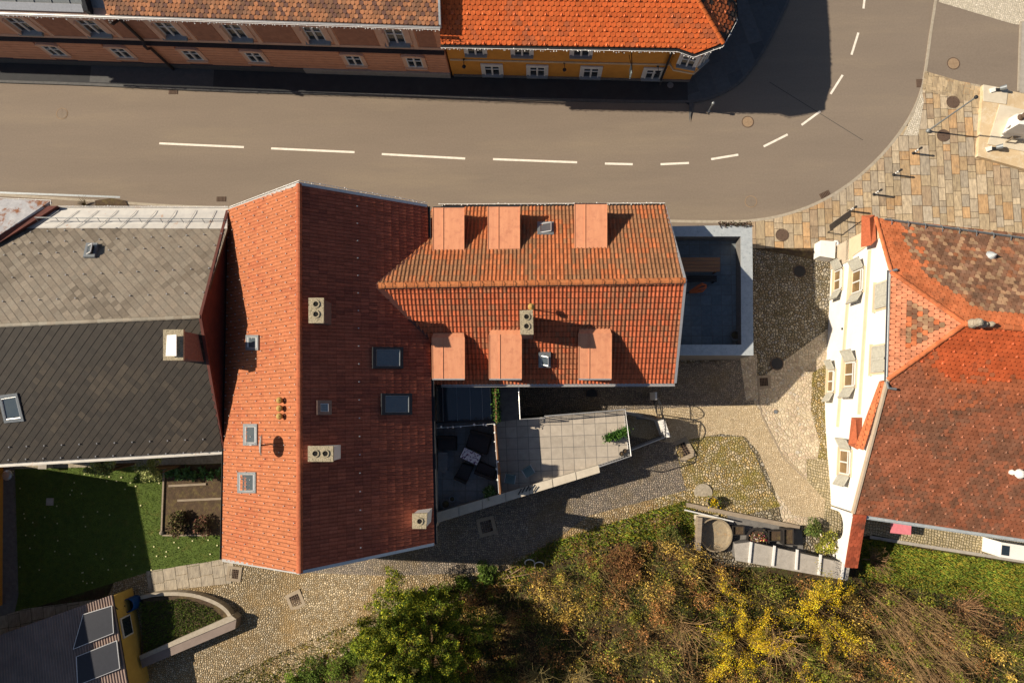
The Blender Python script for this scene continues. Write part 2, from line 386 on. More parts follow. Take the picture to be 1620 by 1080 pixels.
cobble('cobble_moss', 7.6, C_((.48, .33, .15), (.28, .2, .08), (.62, .5, .32), (.38, .32, .24), (.54, .38, .15)), (.09, .075, .018), .1, .05, big=((.20, .17, .025), .9, .46, .66))
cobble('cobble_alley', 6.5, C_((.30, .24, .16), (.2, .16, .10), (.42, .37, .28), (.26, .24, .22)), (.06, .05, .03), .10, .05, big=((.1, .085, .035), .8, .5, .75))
cobble('setts_tan', 8.6, C_((.46, .35, .21), (.30, .22, .13), (.60, .49, .33), (.42, .35, .26)), (.085, .065, .028), .12, .04, rnd=.85, big=((.30, .19, .07), .38, .46, .7))
cobble('setts_light', 11, C_((.55, .44, .29), (.44, .35, .23), (.62, .52, .37)), (.26, .19, .10), .10, .015, rnd=.7, big=((.42, .34, .22), .8, .5, .7))
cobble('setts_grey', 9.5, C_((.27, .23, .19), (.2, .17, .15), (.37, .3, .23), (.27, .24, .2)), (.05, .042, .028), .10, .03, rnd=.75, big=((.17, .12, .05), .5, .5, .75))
cobble('worn_setts', 5.5, C_((.50, .42, .31), (.36, .28, .21), (.58, .5, .38), (.5, .38, .28), (.44, .40, .34)), (.34, .28, .17), .08, .02, big=((.5, .42, .29), 1.3, .45, .7))
cobble('setts_block', 7, C_((.42, .34, .2), (.34, .28, .18), (.5, .42, .28)), (.12, .10, .035), .08, .025, rnd=.25, rot=.25)
cobble('setts_white', 9, C_((.62, .56, .45), (.52, .47, .38), (.7, .64, .54)), (.36, .31, .22), .08, .012, rnd=.3, rot=-.25)

# ================================================================== ground surfaces
def drape(name, px, dz, mat, world=None, step=.5, kind='structure', parent=None, thick=0):
    """a sheet over the terrain inside a polygon given in photo pixels (or world xy)"""
    if world is None: world = [tuple(UG(*p)[:2]) for p in px]
    bm = bmesh.new(); vs = [bm.verts.new((x, y, 0)) for x, y in world]; f = bm.faces.new(vs)
    bmesh.ops.triangulate(bm, faces=[f])
    xs = [p[0] for p in world]; ys = [p[1] for p in world]
    if min(ys) < 4.2:
        for lo, hi, ax in ((max(min(xs), -34), min(max(xs), 46), 0), (max(min(ys), -26), min(max(ys), 4.4), 1)):
            g = math.ceil(lo/step)*step
            while g < hi:
                co = (g, 0, 0) if ax == 0 else (0, g, 0); no = (1, 0, 0) if ax == 0 else (0, 1, 0)
                bmesh.ops.bisect_plane(bm, geom=bm.verts[:]+bm.edges[:]+bm.faces[:], plane_co=co, plane_no=no); g += step
    bmesh.ops.recalc_face_normals(bm, faces=bm.faces)
    for f in bm.faces:
        if f.normal.z < 0: f.normal_flip()
    for v in bm.verts: v.co.z = gh(v.co.x, v.co.y)+dz
    me = bpy.data.meshes.new(name); bm.to_mesh(me); bm.free(); me.materials.append(MATS[mat])
    o = bpy.data.objects.new(name, me); COL.objects.link(o); o.parent = parent
    if kind and not parent: o['kind'] = kind
    return o
def grid_ground():
    xs = list(range(-200, -40, 20))+[-40+.6*i for i in range(150)]+list(range(50, 201, 15)); ys = list(range(-200, -26, 12))+[-26+.6*i for i in range(52)]+list(range(6, 201, 15))
    vs = [(x, y, gh(x, y)-.03) for y in ys for x in xs]; n = len(xs)
    fs = [(j*n+i, j*n+i+1, (j+1)*n+i+1, (j+1)*n+i) for j in range(len(ys)-1) for i in range(n-1)]
    me = bpy.data.meshes.new('ground'); me.from_pydata(vs, [], fs); me.materials.append(MATS['earth_hill'])
    for p in me.polygons: p.use_smooth = True
    o = bpy.data.objects.new('ground', me); COL.objects.link(o); o['kind'] = 'structure'
grid_ground()

# kerb line on the outer (south / east) side of the road, from left to right then up
KS = [(-300,290),(0,306),(180,318),(300,326),(700,338),(1060,348),(1130,349),(1190,348),(1245,338),(1300,317),(1350,285),(1395,243),(1425,205),(1445,172),(1457,140),(1463,105),(1470,50),(1478,0),(1490,-90),(1505,-200)]
KN = [(-300,120),(0,132),(140,136),(340,146),(560,152),(850,160),(1085,165),(1120,160),(1150,147),(1175,130),(1200,98),(1222,60),(1240,20),(1250,0),(1262,-90),(1270,-200)]
W2 = lambda L: [tuple(UG(*p)[:2]) for p in L]
def smooth_line(P, it=2):
    for _ in range(it):
        Q = [P[0]]
        for a, b in zip(P, P[1:]): Q += [(a[0]*.75+b[0]*.25, a[1]*.75+b[1]*.25), (a[0]*.25+b[0]*.75, a[1]*.25+b[1]*.75)]
        P = Q+[P[-1]]
    return P
KSw, KNw = smooth_line(W2(KS)), smooth_line(W2(KN))
road = drape('road', None, 0.0, 'asphalt', world=KSw+KNw[::-1])
def offset_line(P, d):
    out = []
    for i, p in enumerate(P):
        a, b = P[max(0, i-1)], P[min(len(P)-1, i+1)]; t = Vector((b[0]-a[0], b[1]-a[1])).normalized(); out.append((p[0]-t.y*d, p[1]+t.x*d))
    return out
def kerb(name, P, wd, z1, mat, side=1):
    m = MB(); Q = offset_line(P, wd*side)
    for i in range(len(P)-1):
        a, b, c, d = P[i], P[i+1], Q[i+1], Q[i]; pl = [a, b, c, d]
        if side < 0: pl = pl[::-1]
        m.ext(pl, -.05, z1)
    return tag(m.build(name, mat), kind='structure')
kerb('kerb', KSw, .16, .04, 'kerb_stone', -1)
kerb('kerb', KNw, .16, .10, 'kerb_dark', 1)
# pavement on the south side of the road (lies under the houses' street edge)
drape('pavement', [(-300,291),(0,308),(180,320),(300,328),(700,340),(1060,351),(1190,351),(1190,380),(1060,420),(700,430),(0,400),(-300,400)], .03, 'asphalt')
# pavement on the north side
PN = offset_line(KNw, .16)
zN = .09
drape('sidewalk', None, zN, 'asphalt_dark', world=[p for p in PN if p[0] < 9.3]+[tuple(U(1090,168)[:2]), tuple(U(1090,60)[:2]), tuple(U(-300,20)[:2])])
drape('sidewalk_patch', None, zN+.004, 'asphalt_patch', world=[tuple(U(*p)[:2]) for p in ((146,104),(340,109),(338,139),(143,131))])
# corner pavement of grey slabs: built from strips so every strip is convex
def slab_field(name, pieces, z, w, l, tintf, mat, ang=0, gap=.012, jit=0, th=.02, seedoff=0):
    m = MB(); ca, sa = math.cos(ang), math.sin(ang)
    rot_ = lambda p: (p[0]*ca+p[1]*sa, -p[0]*sa+p[1]*ca); back = lambda u, v: (u*ca-v*sa, u*sa+v*ca)
    Q = [[rot_(p) for p in pc] for pc in pieces]
    U0 = min(p[0] for q in Q for p in q); U1 = max(p[0] for q in Q for p in q); V0 = min(p[1] for q in Q for p in q); V1 = max(p[1] for q in Q for p in q)
    cvx = []
    for q in Q:
        ar = sum(q[i][0]*q[(i+1) % len(q)][1]-q[(i+1) % len(q)][0]*q[i][1] for i in range(len(q))); cvx.append(q if ar > 0 else q[::-1])
    rnd = random.Random(3+seedoff); u = U0
    while u < U1:
        ww = w*(1+rnd.uniform(-jit, jit)*.5); v = V0-rnd.uniform(0, l)
        while v < V1:
            ll = l*(1+rnd.uniform(-jit, jit)*1.3); t = tintf(rnd); zz = z+rnd.uniform(-.002, .002)
            base = [(u+gap, v+gap, zz), (u+ww-gap, v+gap, zz), (u+ww-gap, v+ll-gap, zz), (u+gap, v+ll-gap, zz)]
            for q in cvx:
                if u > max(p[0] for p in q) or u+ww < min(p[0] for p in q): continue
                c = clip(base, q)
                if len(c) >= 3:
                    m.ct = t; vs = [(*back(a, b), gh(*back(a, b))+h_) for a, b, h_ in c]
                    m.add(vs, [tuple(range(len(vs)))])
            v += ll
        u += ww
    m.T = None
    return tag(m.build(name, mat), kind='structure')
def strips(line, far):
    """convex quads between a polyline and a far line (both world xy), by x"""
    return [[line[i], line[i+1], far(line[i+1]), far(line[i])] for i in range(len(line)-1)]
kmul = lambda r, base, a, b: (lambda k: tuple(v*k for v in base))(r.uniform(a, b))
greys = lambda r: kmul(r, (.085, .095, .105), .8, 1.2)
cp = [p for p in PN if p[0] >= 9.2]
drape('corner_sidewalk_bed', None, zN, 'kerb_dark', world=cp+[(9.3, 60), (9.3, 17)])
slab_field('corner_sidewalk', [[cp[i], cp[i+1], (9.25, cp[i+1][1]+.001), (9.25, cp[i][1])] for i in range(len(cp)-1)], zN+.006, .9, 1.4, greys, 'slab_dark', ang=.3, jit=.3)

# the plaza of ochre stone slabs, east of the bend
KE = offset_line(KSw, -.16)
plz = [p for p in KE if p[0] > 12.6 and p[1] < U(1460,118).y+.2]
ochre = lambda r: random_ochre(r)
def random_ochre(r):
    c = r.choice([(.45, .33, .20), (.42, .34, .23), (.46, .37, .25), (.40, .35, .28), (.47, .31, .17), (.40, .34, .26), (.48, .40, .29), (.38, .29, .20)])
    k = r.uniform(.82, 1.15); return tuple(v*k for v in c)
drape('plaza_bed', None, .01, 'soil', world=plz+[(60, plz[-1][1]), (60, U(1400,400).y-9), (12.7, U(1190,392).y)])
px1 = plz[-1][0]
yb = U(1200, 393).y
pieces = strips(plz, lambda p: (p[0], yb))+[[(px1, plz[-1][1]), (60, plz[-1][1]-8), (60, yb), (px1, yb)]]
slab_field('plaza', pieces, .035, .52, .78, ochre, 'slab', jit=.45)
# side street joining at the right, with pale setts beyond it
drape('side_road', [(1478,-200),(1470,50),(1462,112),(1500,128),(1560,140),(1620,150),(1900,190),(1900,-200)], .028, 'asphalt')
slab_field('plaza_verge', [[tuple(U(*p)[:2]) for p in ((1462,113),(1560,141),(1552,166),(1458,143))]], .042, .3, .34, lambda r: kmul(r, (.44, .35, .23), .75, 1.2), 'slab', ang=-.25, jit=.5)
drape('setts_apron', [(1485,4),(1600,38),(1625,42),(1625,-200),(1490,-200)], .034, 'setts_white')
drape('plaza_apron', [(1458,145),(1461,160),(1452,215),(1428,215),(1446,178)], .044, 'setts_white')
kerb('kerb', W2([(1616,35),(1614,80),(1612,145)]), .12, .06, 'kerb_stone', -1)
drape('side_pavement', [(1616,35),(1900,35),(1900,190),(1612,147)], .05, 'concrete')

# lane, cobbles and yard
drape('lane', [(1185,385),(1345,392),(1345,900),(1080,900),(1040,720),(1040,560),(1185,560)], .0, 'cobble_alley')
drape('lane_cobbles', [(1192,640),(1200,600),(1310,520),(1330,520),(1330,830),(1240,830),(1200,690)], .012, 'worn_setts')
drape('lane_cobbles', [(1285,590),(1330,560),(1330,760),(1290,745),(1297,700),(1283,650)], .024, 'cobble_moss')
drape('lane_verge', [(1060,700),(1110,690),(1175,690),(1195,720),(1215,770),(1235,800),(1090,835),(1040,800),(1020,760)], .024, 'cobble_moss')
drape('lane_path', [(960,636),(1070,640),(1190,632),(1203,650),(1235,715),(1310,790),(1305,820),(1255,815),(1225,775),(1200,715),(1178,690),(1140,686),(1060,700),(1000,690)], .036, 'setts_light')
drape('lane_edging', [(1197,600),(1199,600),(1205,655),(1239,722),(1275,757),(1274,759),(1237,723),(1203,656)], .042, 'stone_drain')
drape('lane_setts', [(1275,725),(1313,727),(1330,800),(1330,850),(1300,840),(1305,790),(1276,760)], .048, 'setts_block')
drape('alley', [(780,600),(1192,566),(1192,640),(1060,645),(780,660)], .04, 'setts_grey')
drape('alley_patch', [(1170,560),(1197,560),(1199,632),(1180,634)], .045, 'worn_setts')
drape('yard', [(370,1200),(0,1300),(190,900),(360,880),(420,840),(660,780),(960,690),(1065,690),(1105,760),(1090,812),(900,880),(640,985),(420,1100)], .02, 'setts_tan')
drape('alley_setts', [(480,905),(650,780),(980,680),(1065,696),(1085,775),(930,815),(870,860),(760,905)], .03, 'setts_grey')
# garden
drape('lawn', [(-60,735),(357,725),(357,888),(232,905),(40,965),(-60,985)], .03, 'turf')
drape('garden_bed', [(262,735),(355,733),(353,846),(256,846)], .045, 'soil')
greyslab = lambda r: kmul(r, (.34, .30, .24), .85, 1.15)
slab_field('garden_path', [[tuple(U(*p)[:2]) for p in q] for q in ([(232,903),(352,884),(370,888),(366,922),(236,936)], [(-60,975),(40,962),(232,903),(236,936),(50,1010),(-60,1030)])], .05, .72, .72, greyslab, 'slab', ang=math.radians(10), jit=.05)
drape('garden_strip', [(-60,725),(24,725),(30,940),(20,985),(-60,985)], .04, 'concrete_dark')
drape('gravel_strip', [(0,722),(357,706),(357,732),(262,736),(0,742)], .036, 'stone_rough')
# south of the white house
drape('back_path', [(1345,800),(1350,850),(1382,845),(1460,862),(1620,888),(1900,930),(1900,800)], .03, 'setts_block')
drape('back_kerb', [(1375,846),(1460,860),(1620,885),(1900,927),(1900,932),(1620,890),(1460,865),(1375,851)], .06, 'concrete')
# road markings
def stripe(m, a, b, w=.13, z=.006):
    a, b = U(*a), U(*b); d = (b-a).normalized(); n = Vector((-d.y, d.x, 0))*w/2
    m.add([(p.x, p.y, z) for p in (a-n, b-n, b+n, a+n)], [(0, 1, 2, 3)])
for a, b in [((252,227),(386,233)),((429,235),(561,241)),((604,244),(736,251)),((780,252),(913,257)),((957,259),(1001,260)),((1045,260),(1090,258)),((1125,252),(1168,245)),((1208,232),(1246,213)),((1268,198),(1298,176)),((1314,149),(1333,119)),((1347,87),(1358,52)),((1366,14),(1369,-14))]:
    m = MB(); stripe(m, a, b); m.build('lane_dash', 'paint', road)
m = MB(); stripe(m, (1217,130), (1365,222), .03, .005); m.build('tar_seam', 'asphalt_dark', road)
m = MB(); stripe(m, (-20,304), (190,312), .12, .006); m.build('edge_line', 'metal_grey', road)
# ================================================================== house helpers
Z = Vector((0, 0, 1))
class Wall:
    """vertical wall plane: base points a, b given in world xy; outward normal to the right of a->b flipped by sgn"""
    def __init__(s, a, b, z0=0):
        s.o = Vector((a[0], a[1], 0)); b = Vector((b[0], b[1], 0)); s.L = (b-s.o).length; s.ex = (b-s.o).normalized(); s.inn = Z.cross(s.ex); s.rz = math.atan2(s.ex.y, s.ex.x)
    def uz(s, x, y):
        p = UP(x, y, s.o, s.inn); return (p-s.o).dot(s.ex), p.z
    def P(s, u, z, out=0): return s.o+s.ex*u-s.inn*out+Z*z
    def fr(s, m): return m.frame(s.o, s.ex, s.inn, Z)      # local: x along, y inwards, z up
def window_proto(kind, parent):
    """surround mesh with frame, pane and sill below it; local x along wall, -y outwards"""
    m = MB(); f = MB(); g = MB(); si = MB()
    if kind == 'tall':                       # upper floor of the salmon house
        w, h = 1.0, 1.45
        m.bx(-w/2-.32, -w/2, -.10, .0, -h/2-.1, h/2+.15); m.bx(w/2, w/2+.32, -.10, .0, -h/2-.1, h/2+.15); m.bx(-w/2-.34, w/2+.34, -.14, 0, h/2+.02, h/2+.2)
        m.bx(-w/2-.1, -w/2+.0, -.28, -.1, -h/2, h/2-.1)
        si.prism([(-w/2-.2, -.02, -h/2+.12), (w/2+.2, -.02, -h/2+.12), (w/2+.2, -.28, -h/2-.02), (-w/2-.2, -.28, -h/2-.02)], [(-w/2-.2, -.02, -h/2-.12), (w/2+.2, -.02, -h/2-.12), (w/2+.2, -.28, -h/2-.14), (-w/2-.2, -.28, -h/2-.14)])
        ms, fs, ss = 'trim_salmon', 'frame_white', 'metal_grey'
    elif kind == 'low':
        w, h = .92, 1.12
        m.bx(-w/2-.22, -w/2, -.08, 0, -h/2-.1, h/2+.12); m.bx(w/2, w/2+.22, -.08, 0, -h/2-.1, h/2+.12)
        pts = [(math.cos(t)*(w/2+.24), h/2+.1+math.sin(t)*.2) for t in [math.pi*i/8 for i in range(9)]]
        m.prism([(x, -.16, z) for x, z in pts], [(x, 0, z) for x, z in pts])
        si.bx(-w/2-.2, w/2+.2, -.18, 0, -h/2-.1, -h/2-.02); ms, fs, ss = 'trim_salmon', 'frame_white', 'trim_salmon'
    elif kind == 'house':
        w, h = .95, 1.12
        for x in (-w/2-.09, w/2+.09): m.bx(x-.09, x+.09, -.05, 0, -h/2-.05, h/2+.18)
        m.bx(-w/2-.18, w/2+.18, -.08, 0, h/2+.0, h/2+.17)
        si.prism([(-w/2-.16, -.02, -h/2+.1), (w/2+.16, -.02, -h/2+.1), (w/2+.16, -.2, -h/2+.02), (-w/2-.16, -.2, -h/2+.02)], [(-w/2-.16, -.02, -h/2-.1), (w/2+.16, -.02, -h/2-.1), (w/2+.16, -.2, -h/2-.08), (-w/2-.16, -.2, -h/2-.08)])
        ms, fs, ss = 'frame_white', 'frame_white', 'metal_grey'
    elif kind == 'dormer':
        w, h = .95, .9; m.bx(-w/2-.1, w/2+.1, -.03, 0, -h/2-.08, h/2+.08); si.bx(-w/2-.1, w/2+.1, -.12, 0, -h/2-.1, -h/2-.05); ms, fs, ss = 'metal_light', 'frame_white', 'metal_light'
    d = -.045
    f.bx(-w/2, -w/2+.07, d-.04, -.0, -h/2, h/2); f.bx(w/2-.07, w/2, d-.04, 0, -h/2, h/2); f.bx(-w/2, w/2, d-.038, 0, h/2-.07, h/2); f.bx(-w/2, w/2, d-.038, 0, -h/2, -h/2+.07)
    f.bx(-.05, .05, d-.055, 0, -h/2+.07, h/2-.07); f.bx(-w/2+.07, w/2-.07, d-.03, 0, h*.12, h*.12+.06)
    g.bx(-w/2+.05, w/2-.05, -.03, 0, -h/2+.05, h/2-.05)
    o = local_build(m, 'window', ms, parent); local_build(f, 'frame', fs, o); local_build(g, 'pane', 'glass', o); local_build(si, 'sill', ss, o)
    return o
def put_window(o, wall, u, z, parent, first):
    c = o if first else copy_tree(o, parent)
    c.location = wall.P(u, z, .01)-parent.location; c.rotation_euler = (0, 0, wall.rz); return c
def light_string(name, pts, label, group='strings of fairy lights along the eaves', drop=.16, step=.16, r=.032):
    m = MB(); rd = random.Random(len(label)); P = [Vector(p) for p in pts]
    for a, b in zip(P, P[1:]):
        m.tube([a, b], .012, 4); n = max(1, int((b-a).length/step))
        for i in range(n):
            p = a+(b-a)*((i+rd.random()*.6)/n); dz = rd.uniform(.02, drop); s = r*rd.uniform(.7, 1.3)
            q = p-Vector((0, 0, dz))+Vector((rd.uniform(-.05, .05), rd.uniform(-.05, .05), 0)); m.tube([p, q], .006, 3, cap=False)
            m.lathe((q.x, q.y, q.z-s), [(s*.3, 0), (s, s), (s*.3, 2*s)], 5)
    return tag(m.build(name, 'bulb', loc=P[0]) if False else m.build(name, 'bulb'), label, 'fairy lights', group)
M('bulb', (.9, .9, .88), (.8, .8, .78), 9, .4)
def plane3(a, b, c):
    a, b, c = Vector(a), Vector(b), Vector(c); n = (b-a).cross(c-a).normalized(); return a, (n if n.z > 0 else -n)
def quad_on(pl, px): return [UP(*p, *pl) for p in px]
def roof_window(parent, pl, px, kind='dark', tiltlift=0.0, name='roof_window', label=None):
    """px: 4 corners on the roof plane (photo px), clockwise from the top left"""
    Q = quad_on(pl, px); n = pl[1]; m = MB(); g = MB(); c = sum(Q, Vector())/4
    fr = {'dark': 'metal_dark', 'grey': 'metal_grey', 'brown': 'chimney_side'}[kind]; th = .15; fw = .14
    inner = [c+(q-c)*(1-fw*2/((q-c).length*1.35)) for q in Q]
    for i in range(4):
        a, b, b2, a2 = Q[i], Q[(i+1) % 4], inner[(i+1) % 4], inner[i]
        m.prism([v+n*th for v in (a, b, b2, a2)], [v-n*.03 for v in (a, b, b2, a2)])
    o = m.build(name, fr, parent, label=label)
    lo = [v+n*(.095+(tiltlift if i in (1, 2) else 0)) for i, v in enumerate(inner)]
    g.prism([v+n*.012 for v in lo], lo); g.build('pane', 'glass_sky' if kind != 'brown' else 'metal_grey', o)
    r = MB(); w_ = .035
    for i in range(4):
        a, b = lo[i]+n*.02, lo[(i+1) % 4]+n*.02; r.tube([a, b], w_, 4)
    r.build('sash', 'metal_grey' if kind == 'dark' else 'metal_light', o)
    return o
def chimney(parent, px, h, zb, flues, side='chimney_side', name='chimney', label=None, topmat='chimney_top'):
    """px: corners of the capping slab; flues: centres in px"""
    T = [U(*p, h) for p in px]; c = sum(T, Vector())/4
    b = MB(); s = [c+(p-c)*.90 for p in T]; b.prism([p-Z*.12 for p in s], [Vector((p.x, p.y, zb)) for p in s])
    o = b.build(name, side, parent, label=label)
    t = MB(); t.prism(T, [p-Z*.12 for p in T])
    for f in flues:
        q = U(*f, h); t.cm = 0; t.lathe((q.x, q.y, h), [(.17, 0), (.17, .05), (.115, .05), (.11, .01)], 14, cap=False)
        t.cm = 1; t.lathe((q.x, q.y, h+.012), [(.112, 0), (.0, .001)], 14, cap=False)
    t.build('chimney_cap', [topmat, 'soot'], o); return o
def gutter(m, a, b, r=.08):
    a, b = Vector(a), Vector(b); d = (b-a).normalized(); s = d.cross(Z).normalized(); vs = []
    for p in (a, b):
        for rr, off in ((r, 0), (r*.8, 0)):
            for j in range(7):
                t = math.pi+math.pi*j/6; vs.append(p+s*math.cos(t)*rr+Z*math.sin(t)*rr)
    fs = [(j, j+1, 14+j+1, 14+j) for j in range(6)]+[(7+j, 14+7+j, 14+7+j+1, 7+j+1) for j in range(6)]+[(0, 14, 21, 7), (6, 13, 27, 20)]
    m.add(vs, fs)

# ================================================================== the long house with the big red roof
NWa, NAa, NEa = U(363,332,6.6), U(473,291,10.45), U(676,326,6.6); SWa, SAa, SEa = U(352,885,6.6), U(474,905,10.45), U(687,860,6.6)
ha = thing('town_house', (-10.8, 1.6, 0), 'long house with a big red gable roof, roof windows and three speckled chimneys', 'house')
m = MB(); ins = lambda p, dx, dy: (p.x+dx, p.y+dy)
fp = [ins(SWa, .25, .3), ins(SEa, -.3, .3), ins(NEa, -.3, -.3), ins(NWa, .25, -.3)]
m.ext(fp, -.3, 6.45)
for a, b, c, y in ((NWa, NAa, NEa, -.3), (SWa, SAa, SEa, .3)):
    q = [Vector((a.x+.25, a.y+y, 6.46)), Vector((c.x-.3, c.y+y, 6.46)), Vector((b.x, b.y+y, 10.25))]; d = Vector((0, .25 if y > 0 else -.25, 0)); m.prism([v+d for v in q], q)
m.build('wall', 'plaster_beige', ha)
m = MB(); hk = lambda r, c: 'm' if c % 4 == (2 if r % 2 else 0) else None
WPl = plane3(NWa, NAa, SAa); EPl = plane3(NEa, NAa, SAa)
m.ct = (.2, .05, .03)
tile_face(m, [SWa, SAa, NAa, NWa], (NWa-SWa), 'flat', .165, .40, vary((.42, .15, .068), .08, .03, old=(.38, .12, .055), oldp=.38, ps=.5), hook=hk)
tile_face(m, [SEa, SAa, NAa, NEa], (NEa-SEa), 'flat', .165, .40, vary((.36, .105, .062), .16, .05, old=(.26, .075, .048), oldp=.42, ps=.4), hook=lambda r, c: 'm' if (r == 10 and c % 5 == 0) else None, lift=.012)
for q in ([SWa, SAa, NAa, NWa], [SEa, SAa, NAa, NEa]): m.ct = (.16, .04, .03); m.slab([p-Z*.03 for p in q], .12)
ridge_caps(m, SAa, NAa, .13, .38, vary((.41, .12, .055), .1))
ra = m.build('roof', ['tile', 'metal_light'], ha)
for a, b in ((NWa, NAa), (NAa, NEa), (SWa, SAa), (SAa, SEa)):
    m = MB(); d = Vector((0, .07 if a.y > 0 else -.07, 0)); m.prism([a+d+Z*.05, b+d+Z*.05, b-d*.9+Z*.05, a-d*.9+Z*.05], [a+d-Z*.2, b+d-Z*.2, b-d*.9-Z*.1, a-d*.9-Z*.1]); m.build('verge_trim', 'metal_light', ra)
m = MB(); gutter(m, NEa+Vector((.07, 0, -.02)), SEa+Vector((.07, 0, -.02))); m.build('gutter', 'metal_dark', ra); m = MB(); gutter(m, NWa+Vector((-.07, 0, -.02)), SWa+Vector((-.07, 0, -.02))); m.build('gutter', 'metal_dark', ra)
rect = lambda x0, y0, x1, y1: [(x0, y0), (x1, y0), (x1, y1), (x0, y1)]
roof_window(ha, EPl, rect(588,549,636,583), 'dark'); roof_window(ha, EPl, rect(602,622,650,656), 'dark')
roof_window(ha, EPl, rect(500,633,523,656), 'brown', name='roof_hatch')
roof_window(ha, WPl, rect(393,530,413,554), 'grey', .03); roof_window(ha, WPl, rect(389,670,411,704), 'grey', .03); roof_window(ha, WPl, rect(380,746,409,779), 'grey', .03)
chimney(ha, rect(488,471,512,511), 10.85, 8, [(500,481),(500,497)]); chimney(ha, rect(487,705,527,730), 10.7, 8, [(499,717),(515,717)], side='plaster_white'); chimney(ha, [(652,812),(676,811),(674,836),(652,836)], 8.4, 5.5, [(664,824)], side='plaster_white')
for i, y in enumerate((633, 645.5, 658)):
    p = UP(447, y, *WPl); m = MB(); m.lathe((p.x, p.y, p.z-.15), [(.09, 0), (.09, .5)], 12, cap=False); m.lathe((p.x, p.y, p.z+.34), [(.14, 0), (.15, .03), (.12, .12), (.03, .17)], 12); m.build('vent_pipe', 'cap_ochre' if 'cap_ochre' in MATS else M('cap_ochre', (.5, .34, .1), (.3, .17, .05), 9, .6), ha)
# satellite dish, seen edge-on
p = UP(430, 702, *WPl); dm = MB(); dm.tube([p-Z*.2, p+Z*.95], .03, 8); c = p+Z*.95+Vector((-.12, 0, .0)); dm.tube([p+Z*.95, c], .03, 6)
o = dm.build('dish_mast', 'metal_dark', ha); dm = MB(); vs = []; fs = []
for k in (0, 1):
    for i in range(6):
        for j in range(24):
            r_ = .48*i/5; t = 2*math.pi*j/24; vs.append(c+Vector((-.95, 0, .31))*(.06-.42*r_*r_+.02*k)+Vector((0, math.cos(t)*r_, 0))+Vector((.31, 0, .95))*(math.sin(t)*r_))
for k in (0, 1):
    for i in range(5):
        for j in range(24): b_ = k*144; fs.append((b_+i*24+j, b_+i*24+(j+1) % 24, b_+(i+1)*24+(j+1) % 24, b_+(i+1)*24+j))
dm.add(vs, fs); dm.tube([c+Vector((0, 0, -.4)), c+Vector((-.5, 0, -.15))], .012, 5); dm.box(c+Vector((-.5, 0, -.12)), (.1, .06, .08)); dm.build('satellite_dish', 'metal_light', o)
light_string('light_string', [NWa+Vector((0, .16, 0)), NAa+Vector((0, .16, 0)), NEa+Vector((0, .16, 0))], 'white fairy lights along the street gable of the big plain red roof')

# ================================================================== the house with copper dormers
RW = UP(597, 452, *EPl); hr = RW.z; he_ = hr-3.05; RE = U(1084,444,hr); NEb, SEb = U(1052,327,he_), U(1068,606,he_); NWb, SWb = Vector((-5.3, NEb.y+.04, he_)), Vector((-5.3, SEb.y-.05, he_)); print('B', hr, he_)
hb = thing('dormer_house', (1, 6, 0), 'house with weathered orange pantile roof, six flat copper-coloured dormers and one two-flue chimney', 'house')
m = MB(); m.ext([(-5.3, SWb.y+.35), (SEb.x-.3, SEb.y+.35), (RE.x-.25, RE.y), (NEb.x-.25, NEb.y-.35), (-5.3, NWb.y-.35)], -.2, he_-.15)
q = [Vector((SEb.x-.3, SEb.y+.35, he_-.14)), Vector((NEb.x-.25, NEb.y-.35, he_-.14)), Vector((RE.x-.25, RE.y, hr-.2))]; m.prism([v+Vector((-.25, 0, 0)) for v in q], q)
m.build('wall', 'plaster_grey', hb)
m = MB(); NPl = plane3(NEb, RE, RW); SPl = plane3(SEb, RE, RW)
hkB = lambda r, c: 't' if (r % 4 == 3 and c % 4 == (0 if r % 8 == 3 else 2)) else None
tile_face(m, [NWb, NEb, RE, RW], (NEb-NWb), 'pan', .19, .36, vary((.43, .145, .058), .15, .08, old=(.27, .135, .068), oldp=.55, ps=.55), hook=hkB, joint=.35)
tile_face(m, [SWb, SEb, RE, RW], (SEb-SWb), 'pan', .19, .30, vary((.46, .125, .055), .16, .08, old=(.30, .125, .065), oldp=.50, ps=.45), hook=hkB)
for q in ([NWb, NEb, RE, RW], [SWb, SEb, RE, RW]): m.ct = (.16, .05, .03); m.slab([p-Z*.03 for p in q], .1)
ridge_caps(m, RW+Vector((.1, 0, 0)), RE, .15, .42, vary((.47, .17, .065), .12))
m.cm = 1; m.ct = (.3, .3, .3); m.tube([RW+Vector((.4, -.16, .17)), RE+Vector((0, -.16, .17))], .014, 5)
n_ = 28
for i in range(n_):
    p = RW+(RE-RW)*((i+.5)/n_); m.tube([p+Vector((0, -.16, .12)), p+Vector((0, 0, .24)), p+Vector((0, .13, .12))], .013, 4)
m.cm = 0
rb = m.build('roof', ['tile', 'metal_dark'], hb)
m = MB(); X = Vector((.06, 0, 0))
for a, b in ((NEb, RE), (RE, SEb)): m.prism([a+X+Z*.08, b+X+Z*.08, b-X+Z*.08, a-X+Z*.08], [a+X-Z*.2, b+X-Z*.2, b-X-Z*.1, a-X-Z*.1])
m.build('verge_trim', 'metal_light', rb)
m = MB(); gutter(m, SEb+Vector((0, -.08, -.03)), SWb+Vector((.5, -.08, -.03))); m.build('gutter', 'metal_light', rb)
m = MB(); gutter(m, NWb+Vector((.4, .08, -.03)), NEb+Vector((0, .08, -.03))); m.build('gutter', 'metal_dark', rb)
